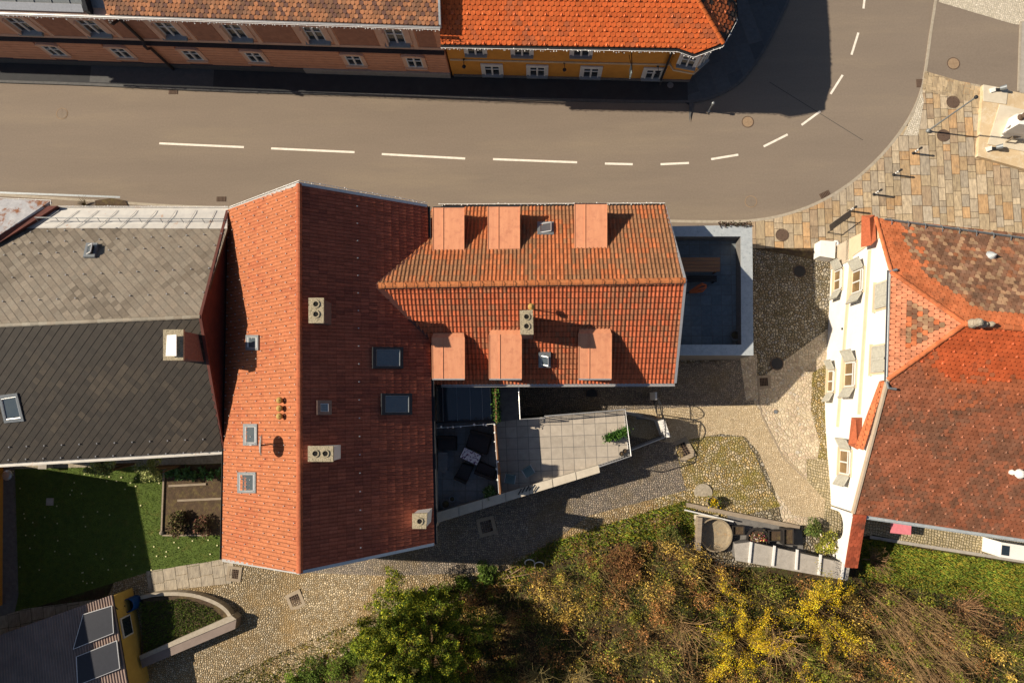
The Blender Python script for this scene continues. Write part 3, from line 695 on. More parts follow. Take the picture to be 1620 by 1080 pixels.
# valleys where it meets the big roof
m = MB()
for a, b in ((RW, U(683,385,6.6)), (RW, U(681,533,6.6))):
    a = a+Z*.06; b = b+Z*.06; s = (b-a).cross(Z).normalized()*.13; m.prism([a-s+Z*.04, a+s+Z*.04, b+s+Z*.04, b-s+Z*.04], [a-s-Z*.1, a+s-Z*.1, b+s-Z*.1, b-s-Z*.1])
m.build('valley_flashing', M('flashing', (.12, .045, .035), None, 4, .6), rb)
wproto = None
def dormer(x0, x1, yf, yb, hf, hb_, south, label=None):
    hb_ = UP((x0+x1)/2, yb, *(SPl if south else NPl)).z+.04; hf = hb_-(.3 if south else .22)
    FL, FR, BR, BL = U(x0, yf, hf), U(x1, yf, hf), U(x1, yb, hb_), U(x0, yb, hb_)
    s = -1 if south else 1; m = MB(); i = .07
    body = [Vector((p.x+dx, p.y+dy, p.z-.07)) for p, dx, dy in ((FL, i, -s*i*1.5), (FR, -i, -s*i*1.5), (BR, -i, s*0), (BL, i, 0))]
    m.prism(body, [Vector((p.x, p.y, he_-.3)) for p in body]); o = m.build('dormer', 'copper_side' if 'copper_side' in MATS else M('copper_side', (.30, .11, .065), (.24, .09, .05), 2, .7), hb, label=label)
    t = MB(); 
    if south:
        k = .13; q = [FL, FR, BR*(1-k)+FR*k+Z*.1, BL*(1-k)+FL*k+Z*.1]; t.slab(q, .07); t.slab([q[3], q[2], BR-Vector((.06, 0, .12)), BL+Vector((.06, 0, -.12))], .05)
        e = [FL, FR, q[2], q[3]]
    else: e = [FL, FR, BR, BL]; t.slab(e, .07)
    a, b = e[0]+(e[1]-e[0])*.33, e[3]+(e[2]-e[3])*.33; t.tube([a+Z*.015, b+Z*.015], .02, 4)
    for a, b in ((e[0], e[3]), (e[1], e[2])): t.tube([a+Z*.005, b+Z*.005], .025, 4)
    t.build('dormer_roof', 'copper_roof', o)
    f = MB(); f.tube([FL+Vector((0, s*.02, -.03)), FR+Vector((0, s*.02, -.03))], .045, 6); f.build('drip_edge', 'metal_light' if south else 'metal_dark', o)
    c = (body[0]+body[1])/2; wn = window_proto('dormer', o); wn.location = Vector((c.x, c.y+s*.005, hf-.75))-worg(o); wn.rotation_euler = (0, 0, 0 if south else math.pi)
    # keep to part > sub-part: frame, pane and sill are joined into the window
    bpy.context.view_layer.update()
    join_children(wn); return o
def join_children(wn):
    bm = bmesh.new(); mats = []; 
    for k, ob in enumerate([wn]+[c for c in bpy.data.objects if c.parent == wn]):
        n0 = len(bm.faces); bm.from_mesh(ob.data); bm.faces.ensure_lookup_table(); mats.append(ob.data.materials[0])
        for f in bm.faces[n0:]: f.material_index = k
    for c in [c for c in bpy.data.objects if c.parent == wn]: bpy.data.objects.remove(c)
    me = bpy.data.meshes.new('window'); bm.to_mesh(me); bm.free()
    for q in mats: me.materials.append(q)
    wn.data = me
for x0, x1, y in ((685,734,328.5),(772,822,327),(909,960,323)): dormer(x0, x1, y, y+72, 5.35, 5.65, False)
for x0, x1, yb in ((684,735,524),(774,825,519),(915,967,517)): dormer(x0, x1, 599, yb, 4.9, 5.25, True)
roof_window(hb, NPl, rect(850,354,876,374), 'grey', .12); roof_window(hb, SPl, rect(852,556,871,579), 'grey', .15)
chimney(hb, [(822,491),(843,490),(844,529),(823,529)], 9.3, 6.5, [(833,501),(833,516)])
p = UP(844, 490, *SPl); m = MB(); m.tube([p, p+Z*.9], .03, 6); q = p+Z*.95; m.lathe((q.x-.1, q.y+.0, q.z-.1), [(.05, 0), (.15, .08), (.16, .2), (.04, .3)], 10); m.build('flue_cowl', 'cap_ochre', hb)
m = MB(); q = U(1068,606,he_-.1); m.tube([q+Vector((-.1, -.08, 0)), q+Vector((-.1, .2, -.5)), Vector((q.x-.12, q.y+.25, .1))], .05, 8); m.build('downpipe', 'metal_dark', hb)
light_string('light_string', [NWb+Vector((.3, .18, .06)), NEb+Vector((0, .18, .06))], 'white fairy lights along the street gutter below the copper dormers')

# ================================================================== the grey diamond-tiled house on the left
CE, CW = U(317,501,9.15), U(-160,522,9.15); CNE, CSE = U(360,333,6.65), U(353,712,6.45); CNW, CSW = U(-160,338,6.65), U(-160,742,6.45)
hc = thing('grey_roof_house', (-22, 4, 0), 'house with mossy grey diamond tiles on one slope and dark brown ones on the other', 'house')
nP = plane3(CE, CNE, CW); sP = plane3(CE, CSE, CW)
NE1 = UP(360,362,*nP); NW1 = UP(44,361,*nP); W0 = UP(-160,400,*nP)
m = MB(); m.ext([(CSW.x, CSW.y+.4), (CSE.x-.05, CSE.y+.4), (CNE.x-.05, CNE.y-.4), (CNW.x, CNW.y-.4)], -.2, 6.2); m.build('wall', 'plaster_beige', hc)
m = MB(); ge = [Vector((CSE.x-.02, CSE.y+.1, 6.2)), Vector((CNE.x-.02, CNE.y-.1, 6.2)), Vector((CE.x-.02, CE.y, 9.1))]; m.prism([v-Vector((.25, 0, 0)) for v in ge], ge); m.build('gable_wall', 'firewall', hc)
m = MB()
grey = vary((.21, .18, .142), .15, .04, old=(.14, .116, .088), oldp=.42, ps=.35)
brown = vary((.034, .028, .022), .20, .05, old=(.055, .044, .032), oldp=.38, ps=.5)
hkC = lambda r, c: 'm' if (r % 6 == 2 and c % 2 == 0) or (r == 5 and c % 2) else None
tile_face(m, [W0, NW1, NE1, CE, CW], (CE-CW), 'diamond', .44, .23, grey, hook=hkC)
tile_face(m, [CSW, CSE, CE, CW], (CE-CW), 'diamond', .44, .23, brown, hook=lambda r, c: 'm' if r in (2, 5) and c % 2 == 0 else None)
for q in ([W0, NW1, NE1, CE, CW], [CSW, CSE, CE, CW]): m.ct = (.06, .05, .04); m.slab([p-Z*.03 for p in q], .1)
ridge_caps(m, CW, CE, .10, .4, vary((.28, .25, .2), .2))
o = m.build('roof', ['tile_glaze', 'metal_light'], hc)
m = MB(); st = [U(-160,338,6.57), U(75,333,6.57), CNE, NE1+Z*.03, NW1+Z*.03]; m.slab([Vector(CNE)+Vector((0, 0, 0)), NE1+Z*.05, NW1+Z*.05, U(75,333,6.65)], .05)
for i in range(9):
    a = U(75,333,6.7)+(CNE+Z*.05-U(75,333,6.7))*((i+.6)/9.2); b = NW1+Z*.09+(NE1-NW1)*((i+.3)/9.2); m.tube([a, b], .016, 4)
m.build('eaves_strip', 'metal_strip', o)
m = MB(); a, b = U(58,345,7.15), U(355,347,7.15)
for k in (0, .14): m.tube([a+Z*k, b+Z*k], .014, 4)
d = b-a
for i in range(90): p = a+d*(i/90); m.tube([p, p+d/90+Z*.14], .008, 3); 
for i in range(10): p = a+d*(i/9); m.tube([p+Z*.14, p-Z*.15+Vector((0, -.15, 0))], .015, 4)
m.build('snow_guard', 'metal_grey', o)
m = MB(); gutter(m, U(75,333,6.65)+Vector((0, .1, -.04)), CNE+Vector((0, .1, -.04)), .09); m.build('gutter', 'metal_strip', o); m = MB(); gutter(m, CSW+Vector((0, -.1, -.04)), CSE+Vector((0, -.1, -.04)), .09); m.build('gutter', 'metal_strip', o)
m = MB(); 
for a, b in ((CNE, CE), (CE, CSE)): m.prism([a+Z*.06+Vector((.07, 0, 0)), b+Z*.06+Vector((.07, 0, 0)), b+Z*.06-Vector((.06, 0, 0)), a+Z*.06-Vector((.06, 0, 0))], [a-Z*.1+Vector((.07, 0, 0)), b-Z*.1+Vector((.07, 0, 0)), b-Z*.1-Vector((.06, 0, 0)), a-Z*.1-Vector((.06, 0, 0))])
m.build('verge_board', 'firewall', o)
chimney(hc, rect(258,521,290,570), 10.3, 7, [], name='chimney')
m = MB(); T = [U(*p, 10.55) for p in ((264,530),(279,529),(279,563),(262,563))]; m.slab(T, .05)
for p in ((266,534),(276,534),(266,558),(276,558)): q = U(*p, 10.5); m.tube([q, q-Z*.25], .02, 4)
m.build('chimney_hood', 'metal_light', hc)
roof_window(hc, nP, [(139,387),(157,387),(152,409),(134,409)], 'grey', .22); roof_window(hc, sP, [(0,624),(30,620),(41,664),(10,667)], 'grey', .0)
m = MB(); q = UP(86,711,*sP); n = sP[1]; a = Vector((.27, 0, 0)); v = n.cross(Vector((1, 0, 0))).normalized()*.16; m.slab([q-a+n*.05, q-v+n*.05, q+a+n*.05, q+v+n*.05], .02); m.build('replacement_tile', 'concrete', hc)
light_string('light_string', [U(75,333,6.6)+Vector((0, .22, 0)), CNE+Vector((0, .22, -.05))], 'white fairy lights along the rusty metal eaves of the grey roof')

# small house with the rusty metal roof, cut by the left edge
hd = thing('metal_roof_house', (-31, 11, 0), 'low house with a rusty pale sheet metal roof at the left edge', 'house')
a, b, c, d_ = U(-200,306,6.8), U(80,318,6.8), U(76,326,6.8), U(0,370,7.6); e_ = U(-200,470,8.5)
m = MB(); q = [a, b, c, U(-20,384,7.7), e_]; m.slab(q, .12)
for i in range(3): p = U(18+i*26, 315+i*1.2, 5.68); r_ = U(-20+i*26, 338, 6.2); 
o = m.build('roof', 'rusty_metal', hd)
m = MB(); m.prism([c+Z*.02+Vector((.03, 0, 0)), c+Z*.02+Vector((.5, .0, -.0)), U(-8,388,7.5), U(-22,384,7.72)], [c-Z*.4+Vector((.03, 0, 0)), c-Z*.4+Vector((.5, 0, 0)), U(-8,388,7.1), U(-22,384,7.3)]); m.build('barge_board', 'firewall', o)
m = MB(); m.ext([(a.x, a.y-.5), (b.x-.5, b.y-.4), (b.x-.5, 8), (a.x, 8)], -.2, 6.5); m.build('wall', 'plaster_beige', hd)
light_string('light_string', [U(-10,313,6.8), U(80,317,6.8), U(80,324,6.8)], 'short run of white fairy lights on the rusty metal roof edge at the far left')
# ================================================================== salmon house, top left
EW_ = Wall(U(55,100), U(715,122)); 
he = thing('salmon_house', EW_.P(10, 0), 'long salmon-pink two-storey house with brown panels and a dark downpipe, top left', 'house')
WS = EW_.L-.06
m = MB(); EW_.fr(m); m.bx(-9, WS, 0, 11, -.2, 6.3); m.frame(); m.build('wall', 'plaster_salmon', he)
upx = [EW_.uz(x, y)[0] for x, y in ((35,38),(147,42),(265,43),(372,47),(497,51),(625,54))]; lpx = [EW_.uz(x, y)[0] for x, y in ((-20,75),(85,78),(192,82),(302,83),(402,87),(561,95),(656,97))]
segs = [-9]+[v for u in lpx for v in (u-.70, u+.70)]+[WS-.02]       # grooved courses of the ground floor
for i in range(0, len(segs), 2):
    m = MB(); EW_.fr(m); zz = .62; m.bx(segs[i], segs[i+1], -.012, 0, .6, 2.95)
    while zz < 2.95: m.bx(segs[i], segs[i+1], -.05, -.012, zz, zz+.25); zz += .285
    m.frame(); m.build('rustication', 'plaster_salmon', he)
for i, u in enumerate(upx):
    e = upx[i+1] if i+1 < len(upx) else WS+1.0; m = MB(); EW_.fr(m)
    if e-u > 2.2: m.bx(u+1.15, e-1.15 if i+1 < len(upx) else WS-.35, -.02, 0, 3.45, 5.35); m.frame(); m.build('wall_panel', 'plaster_brown', he)
m = MB(); EW_.fr(m)
for i, u in enumerate(upx):
    for s in (-1, 1): m.bx(u+s*.95-.12, u+s*.95+.12, -.045, 0, 3.32, 5.7)
m.bx(-9, WS, -.09, 0, 5.42, 5.66); m.bx(-9, WS, -.04, 0, 3.2, 3.42); m.frame(); m.build('trim', 'trim_salmon', he)
m = MB(); EW_.fr(m); m.prism([(-9, 0, 3.18), (-9, -.26, 3.1), (WS, -.26, 3.1), (WS, 0, 3.18)], [(-9, 0, 2.95), (-9, -.22, 3.0), (WS, -.22, 3.0), (WS, 0, 2.95)]); m.frame(); m.build('string_course', 'dark_trim', he)
m = MB(); EW_.fr(m); m.bx(-9, 17.3, -.10, 0, -.1, .58); m.frame(); m.build('plinth', 'asphalt_patch', he)
m = MB(); EW_.fr(m); m.bx(17.3, WS, -.13, 0, -.1, .60); m.frame(); m.build('plinth', 'concrete', he, label='crumbling pale stone plinth')
pt = window_proto('tall', he); pl_ = window_proto('low', he)
for i, u in enumerate(upx): put_window(pt, EW_, u, 4.62, he, i == 0)
for i, u in enumerate(lpx[1:]): put_window(pl_, EW_, u, 1.78, he, i == 0)
m = MB(); EW_.fr(m); u = 8.95; m.tube([(u, -.75, 6.35), (u, -.7, 6.1), (u, -.15, 5.6), (u, -.15, 3.4), (u, -.36, 3.2), (u, -.36, 2.9), (u, -.16, 2.6), (u, -.16, .1)], .085, 8); m.frame(); m.build('downpipe', 'dark_trim', he)
m = MB(); EW_.fr(m); m.bx(-.35, .9, -.02, 0, 0, 2.4); m.frame()
# roof: eaves line, tiled slope and metal part at the left
ea, eb = U(-160,12,6.6), U(696,41,6.6); ed = (eb-ea).normalized(); up = Vector((-ed.y, ed.x, 0)); tn = .80
def er(x, k): p = UP(x, 30, ea, Vector((0, 1, 0))); t = (p.x-ea.x)/ed.x; return ea+ed*t+up*k+Z*(tn*k)
m = MB(); q = [er(196, 0), eb, eb+up*5+Z*tn*5, er(196, 5)]
old = vary((.42, .19, .095), .2, .08, old=(.22, .12, .075), oldp=.5, ps=1.2)
def two(p, r, c): return (.17, .09, .07) if (c+r) % 3 == 0 and random.random() < .7 else old(p, r, c)
tile_face(m, q, ed, 'scale', .225, .21, two); m.ct = (.15, .07, .04); m.slab([p-Z*.02 for p in q], .12)
re_ = m.build('roof', 'tile', he)
m = MB(); q2 = [er(-160, 0)-Z*.05, er(196, 0)-Z*.05, er(196, .62)-Z*.45, er(-160, .62)-Z*.45]; m.slab([er(-160, .05), er(160, .05), er(160, .35), er(-160, .35)], .1); m.build('parapet_capping', 'metal_light', re_)
m = MB(); m.slab([er(-160, .35)-Z*.3, er(195, .35)-Z*.3, er(195, 4)-Z*.3, er(-160, 4)-Z*.3], .1)
for i in range(8): a = er(-30+i*28, .36)-Z*.28; m.tube([a, a+up*3+Z*2.4], .025, 4)
m.build('metal_roof', 'metal_grey', re_)
m = MB(); m.prism([er(166, .0)+Z*.3, er(172, .0)+Z*.3, er(172, 4)+Z*.3, er(166, 4)+Z*.3], [er(166, 0)-Z*.3, er(172, 0)-Z*.3, er(172, 4)-Z*.3, er(166, 4)-Z*.3]); m.build('roof_upstand', 'metal_dark', re_)
m = MB(); o_ = Vector((0, -.1, -.02)); gutter(m, ea+o_, eb+o_, .06); m.build('gutter', 'metal_light', re_)
m = MB(); s_ = Vector((.05, 0, 0)); a, b = eb, eb+up*5+Z*tn*5; m.prism([a-s_+Z*.08, a+s_+Z*.08, b+s_+Z*.08, b-s_+Z*.08], [a-s_-Z*.25, a+s_-Z*.25, b+s_-Z*.25, b-s_-Z*.25]); m.build('verge_trim', 'zinc', re_)
m = MB(); m.frame(ea, ed, up, Z); L_ = (eb-ea).length; m.bx(0, L_-.3, .02, .9, -.3, -.12); m.frame(); m.build('soffit', 'trim_salmon', re_)
light_string('light_string', [ea+Vector((0, -.22, -.02)), er(196, 0)+Vector((0, -.22, 0)), eb+Vector((0, -.22, 0))], 'white fairy lights hanging along the gutter of the salmon-pink house')

# ================================================================== yellow house with the bright orange roof
FW = Wall(U(716,121), U(1090,130)); 
hf = thing('yellow_house', FW.P(8, 0), 'ochre-yellow corner house with a bright orange scalloped tile roof', 'house')
cB, cC = FW.P(FW.L, 0), U(1117,84,0)
Bz = FW.P(FW.L, 0); Fe = [FW.P(0.02, 0), Bz, Bz+Vector((1.1, 2.6, 0)), Bz+Vector((1.1, 12, 0)), FW.P(0.02, 0)+Vector((0, 12, 0))]
m = MB(); m.ext([(p.x, p.y) for p in Fe], -.2, 5.25); m.build('wall', 'plaster_yellow', hf)
m = MB(); FW.fr(m); m.bx(.1, FW.L, -.06, 0, -.1, .3); m.frame(); m.build('plinth', 'concrete_dark', hf)
m = MB(); FW.fr(m); m.bx(0.1, FW.L-1.1, -.06, 0, 2.02, 2.14); m.frame(); m.build('string_course', 'trim_cream' if 'trim_cream' in MATS else M('trim_cream', (.62, .50, .34), None, 4, .8), hf)
pw = window_proto('house', hf); k = 0
for x, z in ((752,3.35),(826,3.35),(920,3.45)): put_window(pw, FW, FW.uz(x, 79)[0], z, hf, k == 0); k += 1
for x in (779,850,935,1035): put_window(pw, FW, FW.uz(x, 112)[0], .98, hf, False)
# corner bay on the upper floor
m = MB(); u0 = FW.uz(1062,92)[0]; P = [(u0, 0), (u0+.25, -.42), (u0+1.35, -.62), (u0+2.0, .0), (u0+2.3, 1.1), (u0+.3, 1.2)]
FW.fr(m); m.prism([(a, b, 5.2) for a, b in P], [(a, b, 2.25) for a, b in P]); m.frame(); bay = m.build('corner_bay', 'plaster_yellow', hf)
m = MB(); FW.fr(m); m.prism([(a+(.04 if i > 1 else -.04), b-.05, 2.34) for i, (a, b) in enumerate(P)], [(a+(.04 if i > 1 else -.04), b-.05, 2.22) for i, (a, b) in enumerate(P)]); m.frame(); m.build('bay_sill', 'trim_cream', bay)
for i in (1, 2):
    a, b = FW.P(P[i][0], 0)-FW.inn*(-P[i][1]), FW.P(P[i+1][0], 0)-FW.inn*(-P[i+1][1]); w2 = Wall(a, b); wn = window_proto('house', bay); wn.location = w2.P(w2.L/2, 3.55, .01)-worg(bay); wn.rotation_euler = (0, 0, w2.rz); wn.scale = (.85 if i == 1 else .6, 1, 1); join_children(wn)
# roof
fa, fb = U(697,70,5.6), U(1072,76,5.6); fd = (fb-fa).normalized(); fu = Vector((-fd.y, fd.x, 0)); T2 = .78
fpl = (fa, (Z-fu*T2).normalized())
c1, c2, c3 = UP(1098,85,*fpl), UP(1144,68,*fpl), U(1166,27,5.55); top = UP(1104,0,*fpl); top2 = c2+(top-c2)*2.2; tl = fa+fu*6+Z*T2*6
m = MB(); nf = vary((.62, .135, .035), .16, .10, old=(.42, .12, .05), oldp=.30, ps=.6)
hk2 = lambda r, c: 't' if (r % 3 == 1 and c % 3 == 0) else None
tile_face(m, [fa, fb, c2, top2, tl], fd, 'scale', .27, .235, nf, hook=hk2)
tile_face(m, [fb, c1, c2], fd, 'scale', .27, .235, nf, hook=hk2)
m.ct = (.25, .07, .03); m.slab([p-Z*.02 for p in [fa, fb, c2, top2, tl]], .12); m.slab([p-Z*.02 for p in [fb, c1, c2]], .12)
c4 = c3+Vector((-.1, 3.2, 0)); hipP = [c2, c3, top2+Vector((.4, 1.2, 0)), top2]
ePl = plane3(c2, c3, top2)
tile_face(m, [c2, c3, c3+(top2-c2), top2], (c3-c2), 'scale', .27, .235, vary((.50, .14, .05), .2, .1, old=(.05, .04, .035), oldp=.62, ps=.8), hook=hk2)  # hip turned from the sun: its shade put into the dark tile tint
tile_face(m, [c3, c4, c4+(top2-c2), c3+(top2-c2)], (c4-c3), 'scale', .27, .235, vary((.50, .14, .05), .2, .1, old=(.05, .04, .035), oldp=.6, ps=.8), hook=hk2)  # same dark tint, painted-in shade of the east side
m.ct = (.1, .05, .03); m.slab([p-Z*.02 for p in [c2, c3, c3+(top2-c2), top2]], .1); m.slab([p-Z*.02 for p in [c3, c4, c4+(top2-c2), c3+(top2-c2)]], .1)
ridge_caps(m, c2, top2, .11, .36, vary((.60, .15, .04), .12))
rf = m.build('roof', ['tile', 'metal_dark'], hf)
m = MB(); dd = top2-c2; q = [top2, c3+dd, c4+dd, tl+Vector((0, 8, 0)), tl]; m.prism([p-Z*.05 for p in q], [Vector((p.x, p.y, 5)) for p in q]); m.build('roof_shadow_block', 'plaster_yellow', hf)  # unseen solid added behind the ridge to stop light leaking into the cast shadow
m = MB()
E2 = [fa, fb, c1, c2, c3, c4]
for a, b in zip(E2, E2[1:]): gutter(m, a+Vector((0, -.08, -.05)), b+Vector((0, -.08, -.05)), .075)
m.build('gutter', 'metal_dark', rf)
m = MB(); q = [Vector((p.x, p.y, 5.4)) for p in (fa, fb, c1, c2, c3)]+[c4-Z*.1, Vector((fa.x, fa.y+3, 5.4))]
m.prism(q, [p-Z*.1 for p in q]); m.build('soffit', 'plaster_yellow', rf)
m = MB(); FW.fr(m); u = FW.uz(1052,100)[0]+.1; m.tube([(u, -.7, 5.4), (u, -.2, 4.6), (u, -.14, 2.4), (u, -.14, .4), (u, -.3, .15)], .07, 8); m.frame(); m.build('downpipe', 'metal_dark', hf)
light_string('light_string', [p+Vector((0, -.2, -.02)) for p in (fa, fb, c1, c2, c3, c4)], 'white fairy lights hanging along the gutter of the bright orange roof')
def wall_lamp(x, y, label):
    u, z = FW.uz(x, y); p = FW.P(u, z); m = MB(); m.box(p+Vector((0, -.03, 0)), (.12, .06, .16)); m.tube([p, p+Vector((0, -.3, .08)), p+Vector((0, -.42, 0))], .02, 6)
    o = m.build('bracket', 'metal_dark', None); r = thing('wall_lamp', p, label, 'lamp', 'lamps on the yellow facade'); o.parent = r; o.location = -p
    m = MB(); m.lathe((p.x, p.y-.42, p.z-.22), [(.05, 0), (.12, .18), (.03, .24)], 8); s = m.build('lamp_head', 'metal_dark', r)
wall_lamp(734,94, 'small black lamp on the pale band of the yellow facade, above its leftmost low window'); wall_lamp(893,99, 'small black lamp on the pale band near the middle of the yellow facade'); wall_lamp(1041,104, 'small black lamp on the pale band beside the corner downpipe')
# hanging sign bracket
u, z = FW.uz(992,100); p = FW.P(u, 3.9); r = thing('hanging_sign', p, 'wrought iron sign bracket with a small pale blue plate on the yellow facade', 'sign')
m = MB(); m.tube([p, p+Vector((0, -1.5, .1))], .025, 6); m.tube([p+Vector((0, 0, -.9)), p+Vector((0, -.5, -.55)), p+Vector((0, -1.1, 0))], .02, 6)
for s in (-1, 1): m.tube([p+Vector((s*.1, -.1, 0)), p+Vector((s*.45, -.15, .1)), p+Vector((s*.5, -.3, -.05)), p+Vector((s*.38, -.35, -.1))], .02, 5)
m.build('bracket', 'metal_dark', r); m = MB(); m.box(p+Vector((0, -1.2, -.4)), (.06, .55, .7)); m.build('sign_plate', 'sign_blue' if 'sign_blue' in MATS else M('sign_blue', (.45, .55, .55), (.3, .4, .42), 5, .5), r)
m = MB(); q = U(1060,136); m.lathe((q.x, q.y, zN), [(.19, 0), (.19, .012), (.02, .02)], 16); tag(m.build('gully_cover', 'metal_grey'), 'small round metal cover below the corner downpipe of the yellow house', 'drain cover')
# ================================================================== white house, right
GW = Wall((17.17+.08*4, 10.0), (17.17-.08*4-.9, -6.0)); GW.inn = Vector((1, -.09, 0)).normalized(); GW.ex = Vector((-.09, -1, 0)).normalized()
GW.o = Vector((17.17+.36, 10, 0)); GW.rz = math.atan2(GW.ex.y, GW.ex.x)
def gx(y): return 17.17+.09*(y-6)
P1, P2 = U(1410,430,7.43), U(1405,600,7.43); P4, P5 = U(1386,345,5.9), U(1350,812,4.48); AP = U(1527,512,8.62)
nPl, sPl = plane3(P4, P1, AP), plane3(P5, P2, AP); rd_ = nPl[1].cross(sPl[1]).normalized(); rd_ = rd_ if rd_.x > 0 else -rd_
RE_ = AP+rd_*16
n2 = UP(1620,370,*nPl); n2 = P4+(n2-P4).normalized()*22; s2 = UP(1620,852,*sPl); s2 = P5+(s2-P5).normalized()*22
hg = thing('white_house', (20, 3, 0), 'white house with cream bands, louvred shutters and half-hipped tiled roof, right edge', 'house')
ax = Vector((rd_.x, rd_.y, 0)).normalized()
m = MB(); yN, yS = 9.2, -5.3
prof = [(yS, -.5), (yN, -.5), (yN, 5.6), (6.45, 7.1), (1.25, 7.1), (yS, 4.15)]
q = [Vector((gx(y), y, z)) for y, z in prof]; m.prism([p+ax*22 for p in q], q); m.build('wall', 'plaster_white', hg)
tan_w = Vector((.08, 1, 0)).normalized()
m = MB()
def band(m, a, b, w=.13, out=.06):
    A, B = UP(*a, GW.o, GW.inn), UP(*b, GW.o, GW.inn); o = GW.inn*out
    m.prism([A-o+Z*w, A+Z*w, B+Z*w, B-o+Z*w], [A-o-Z*w, A-Z*w, B-Z*w, B-o-Z*w])
band(m, (1349,392), (1326,675)); m.build('string_course', 'plaster_cream', hg)
m = MB(); band(m, (1377,396), (1360,655)); m.build('string_course', 'plaster_cream', hg)
m = MB(); o = GW.inn; m.prism([Vector((gx(y)-.05, y, z)) for y, z in ((9.25, 2.0), (9.25, 5.5), (8.5, 5.8), (8.1, 2.0))]+[], [Vector((gx(y)+.01, y, z)) for y, z in ((9.25, 2.0), (9.25, 5.5), (8.5, 5.8), (8.1, 2.0))]); m.build('corner_band', 'plaster_cream', hg)
m = MB(); m.prism([Vector((gx(y)-.05, y, z)) for y, z in ((9.25, -.2), (8.0, -.2), (8.0, 2.3), (9.25, 2.3))], [Vector((gx(y)+.01, y, z)) for y, z in ((9.25, -.2), (8.0, -.2), (8.0, 2.3), (9.25, 2.3))]); m.build('plinth', 'plaster_beige', hg)
def gwin(px, w, h, closed=False, label=None):
    p = UP(*px, GW.o, GW.inn); m = MB(); ex, inn = GW.ex, GW.inn; m.frame(p, ex, inn, Z)
    m.bx(-w/2-.09, w/2+.09, -.05, 0, -h/2-.09, h/2+.09); o = m.build('window', 'plaster_cream', hg, label=label)
    s = MB(); s.frame(p, ex, inn, Z); s.bx(-w/2-.14, w/2+.14, -.16, -.0, -h/2-.16, -h/2-.09); s.build('sill', 'plaster_cream', o)
    if not closed:
        g = MB(); g.frame(p, ex, inn, Z); g.bx(-w/2, w/2, -.062, -.03, -h/2, h/2); g.build('pane', 'win_brown' if 'win_brown' in MATS else M('win_brown', (.26, .17, .08), (.14, .09, .045), 2, .25, spec=.6), o)
        f = MB(); f.frame(p, ex, inn, Z); f.bx(-w/2, w/2, -.09, -.05, h*.22, h*.22+.07); f.bx(-w/2, w/2, -.10, -.05, h/2-.1, h/2); f.bx(-.035, .035, -.085, -.05, -h/2, h*.22)
        f.bx(-w/2-.001, -w/2+.06, -.095, -.05, -h/2, h/2); f.bx(w/2-.06, w/2+.001, -.095, -.05, -h/2, h/2); f.build('frame', 'frame_white', o)
    for sgn in (-1, 1):
        b = MB(); a = math.radians(28) if not closed else 0; sw = w/2
        if closed: org = p+ex*(sgn*w/2)-inn*.10; d = ex*(-sgn)
        else: org = p+ex*(sgn*(w/2+.05))-inn*.10; d = (ex*sgn*math.cos(a)-inn*math.sin(a)).normalized()
        nn = d.cross(Z); b.frame(org, d, nn, Z)
        b.bx(.0, sw, -.015, .015, -h/2, h/2)
        for k in range(9): zc = -h/2+.12+(h-.24)*k/8; b.bx(.07, sw-.07, -.05, .05, zc-.012, zc+.03)
        for x0, x1 in ((0, .06), (sw-.06, sw)): b.bx(x0, x1, -.035, .035, -h/2, h/2)
        b.bx(.06, sw-.06, -.033, .033, h/2-.07, h/2-.001); b.bx(.06, sw-.06, -.033, .033, -h/2+.001, -h/2+.07)
        b.build('shutter', 'shutter' if 'shutter' in MATS else M('shutter', (.50, .49, .43), (.36, .35, .3), 6, .7), o)
gwin((1328,443), 1.15, .95); gwin((1317,603), 1.2, .8); gwin((1359,445), 1.2, 1.2); gwin((1347,592), 1.3, 1.2); gwin((1339,731), 1.25, 1.2)
gwin((1398,467), 1.25, 1.25, True); gwin((1392,568), 1.3, 1.25, True)
# roofs
def segd(p, a, b):
    a, b = Vector(a[:2]), Vector(b[:2]); p = Vector(p[:2]); t = max(0, min(1, (p-a).dot(b-a)/(b-a).length_squared)); return (p-(a+(b-a)*t)).length
newt = vary((.55, .17, .07), .12, .08); mott = vary((.23, .125, .08), .3, .1, old=(.34, .14, .07), oldp=.36, ps=1.6); mot2 = vary((.38, .24, .145), .2, .08)
def tN(p, r, c):
    if min(segd(p, P4, P1), segd(p, P1, AP)) < 1.15 or segd(p, AP, RE_) < .75: return newt(p, r, c)
    if segd(p, P4, P1) < 1.9 and random.random() < .3: return newt(p, r, c)
    return mott(p, r, c) if random.random() < .72 else mot2(p, r, c)
dark = vary((.31, .112, .06), .14, .08, old=(.21, .098, .06), oldp=.5, ps=.6)
def tS(p, r, c):
    d = segd(p, AP, RE_)+random.uniform(-.5, .5)+noise.noise(Vector(p)*.6)*1.2
    return vary((.50, .105, .035), .1)(p, r, c) if d < 2.2 else ((lambda k: (.38*k, .12*k, .055*k))(random.uniform(.85, 1.1)) if d < 3.2 else dark(p, r, c))
sal = vary((.62, .25, .14), .07, .05)
def tT(p, r, c):
    e = min(segd(p, P1, AP), segd(p, P2, AP)); 
    return sal(p, r, c) if e < .5 or p.x < P1.x+.42 else newt(p, r, c) if random.random() < .12 else mot2(p, r, c) if random.random() < .6 else mott(p, r, c)
m = MB(); hkG = lambda r, c: 't' if (r % 3 == 1 and (c+2*(r % 2)) % 4 == 0) else None
qn = [P4, P1, AP, RE_, n2]; qs = [P5, P2, AP, RE_, s2]; qt = [P1, P2, AP]
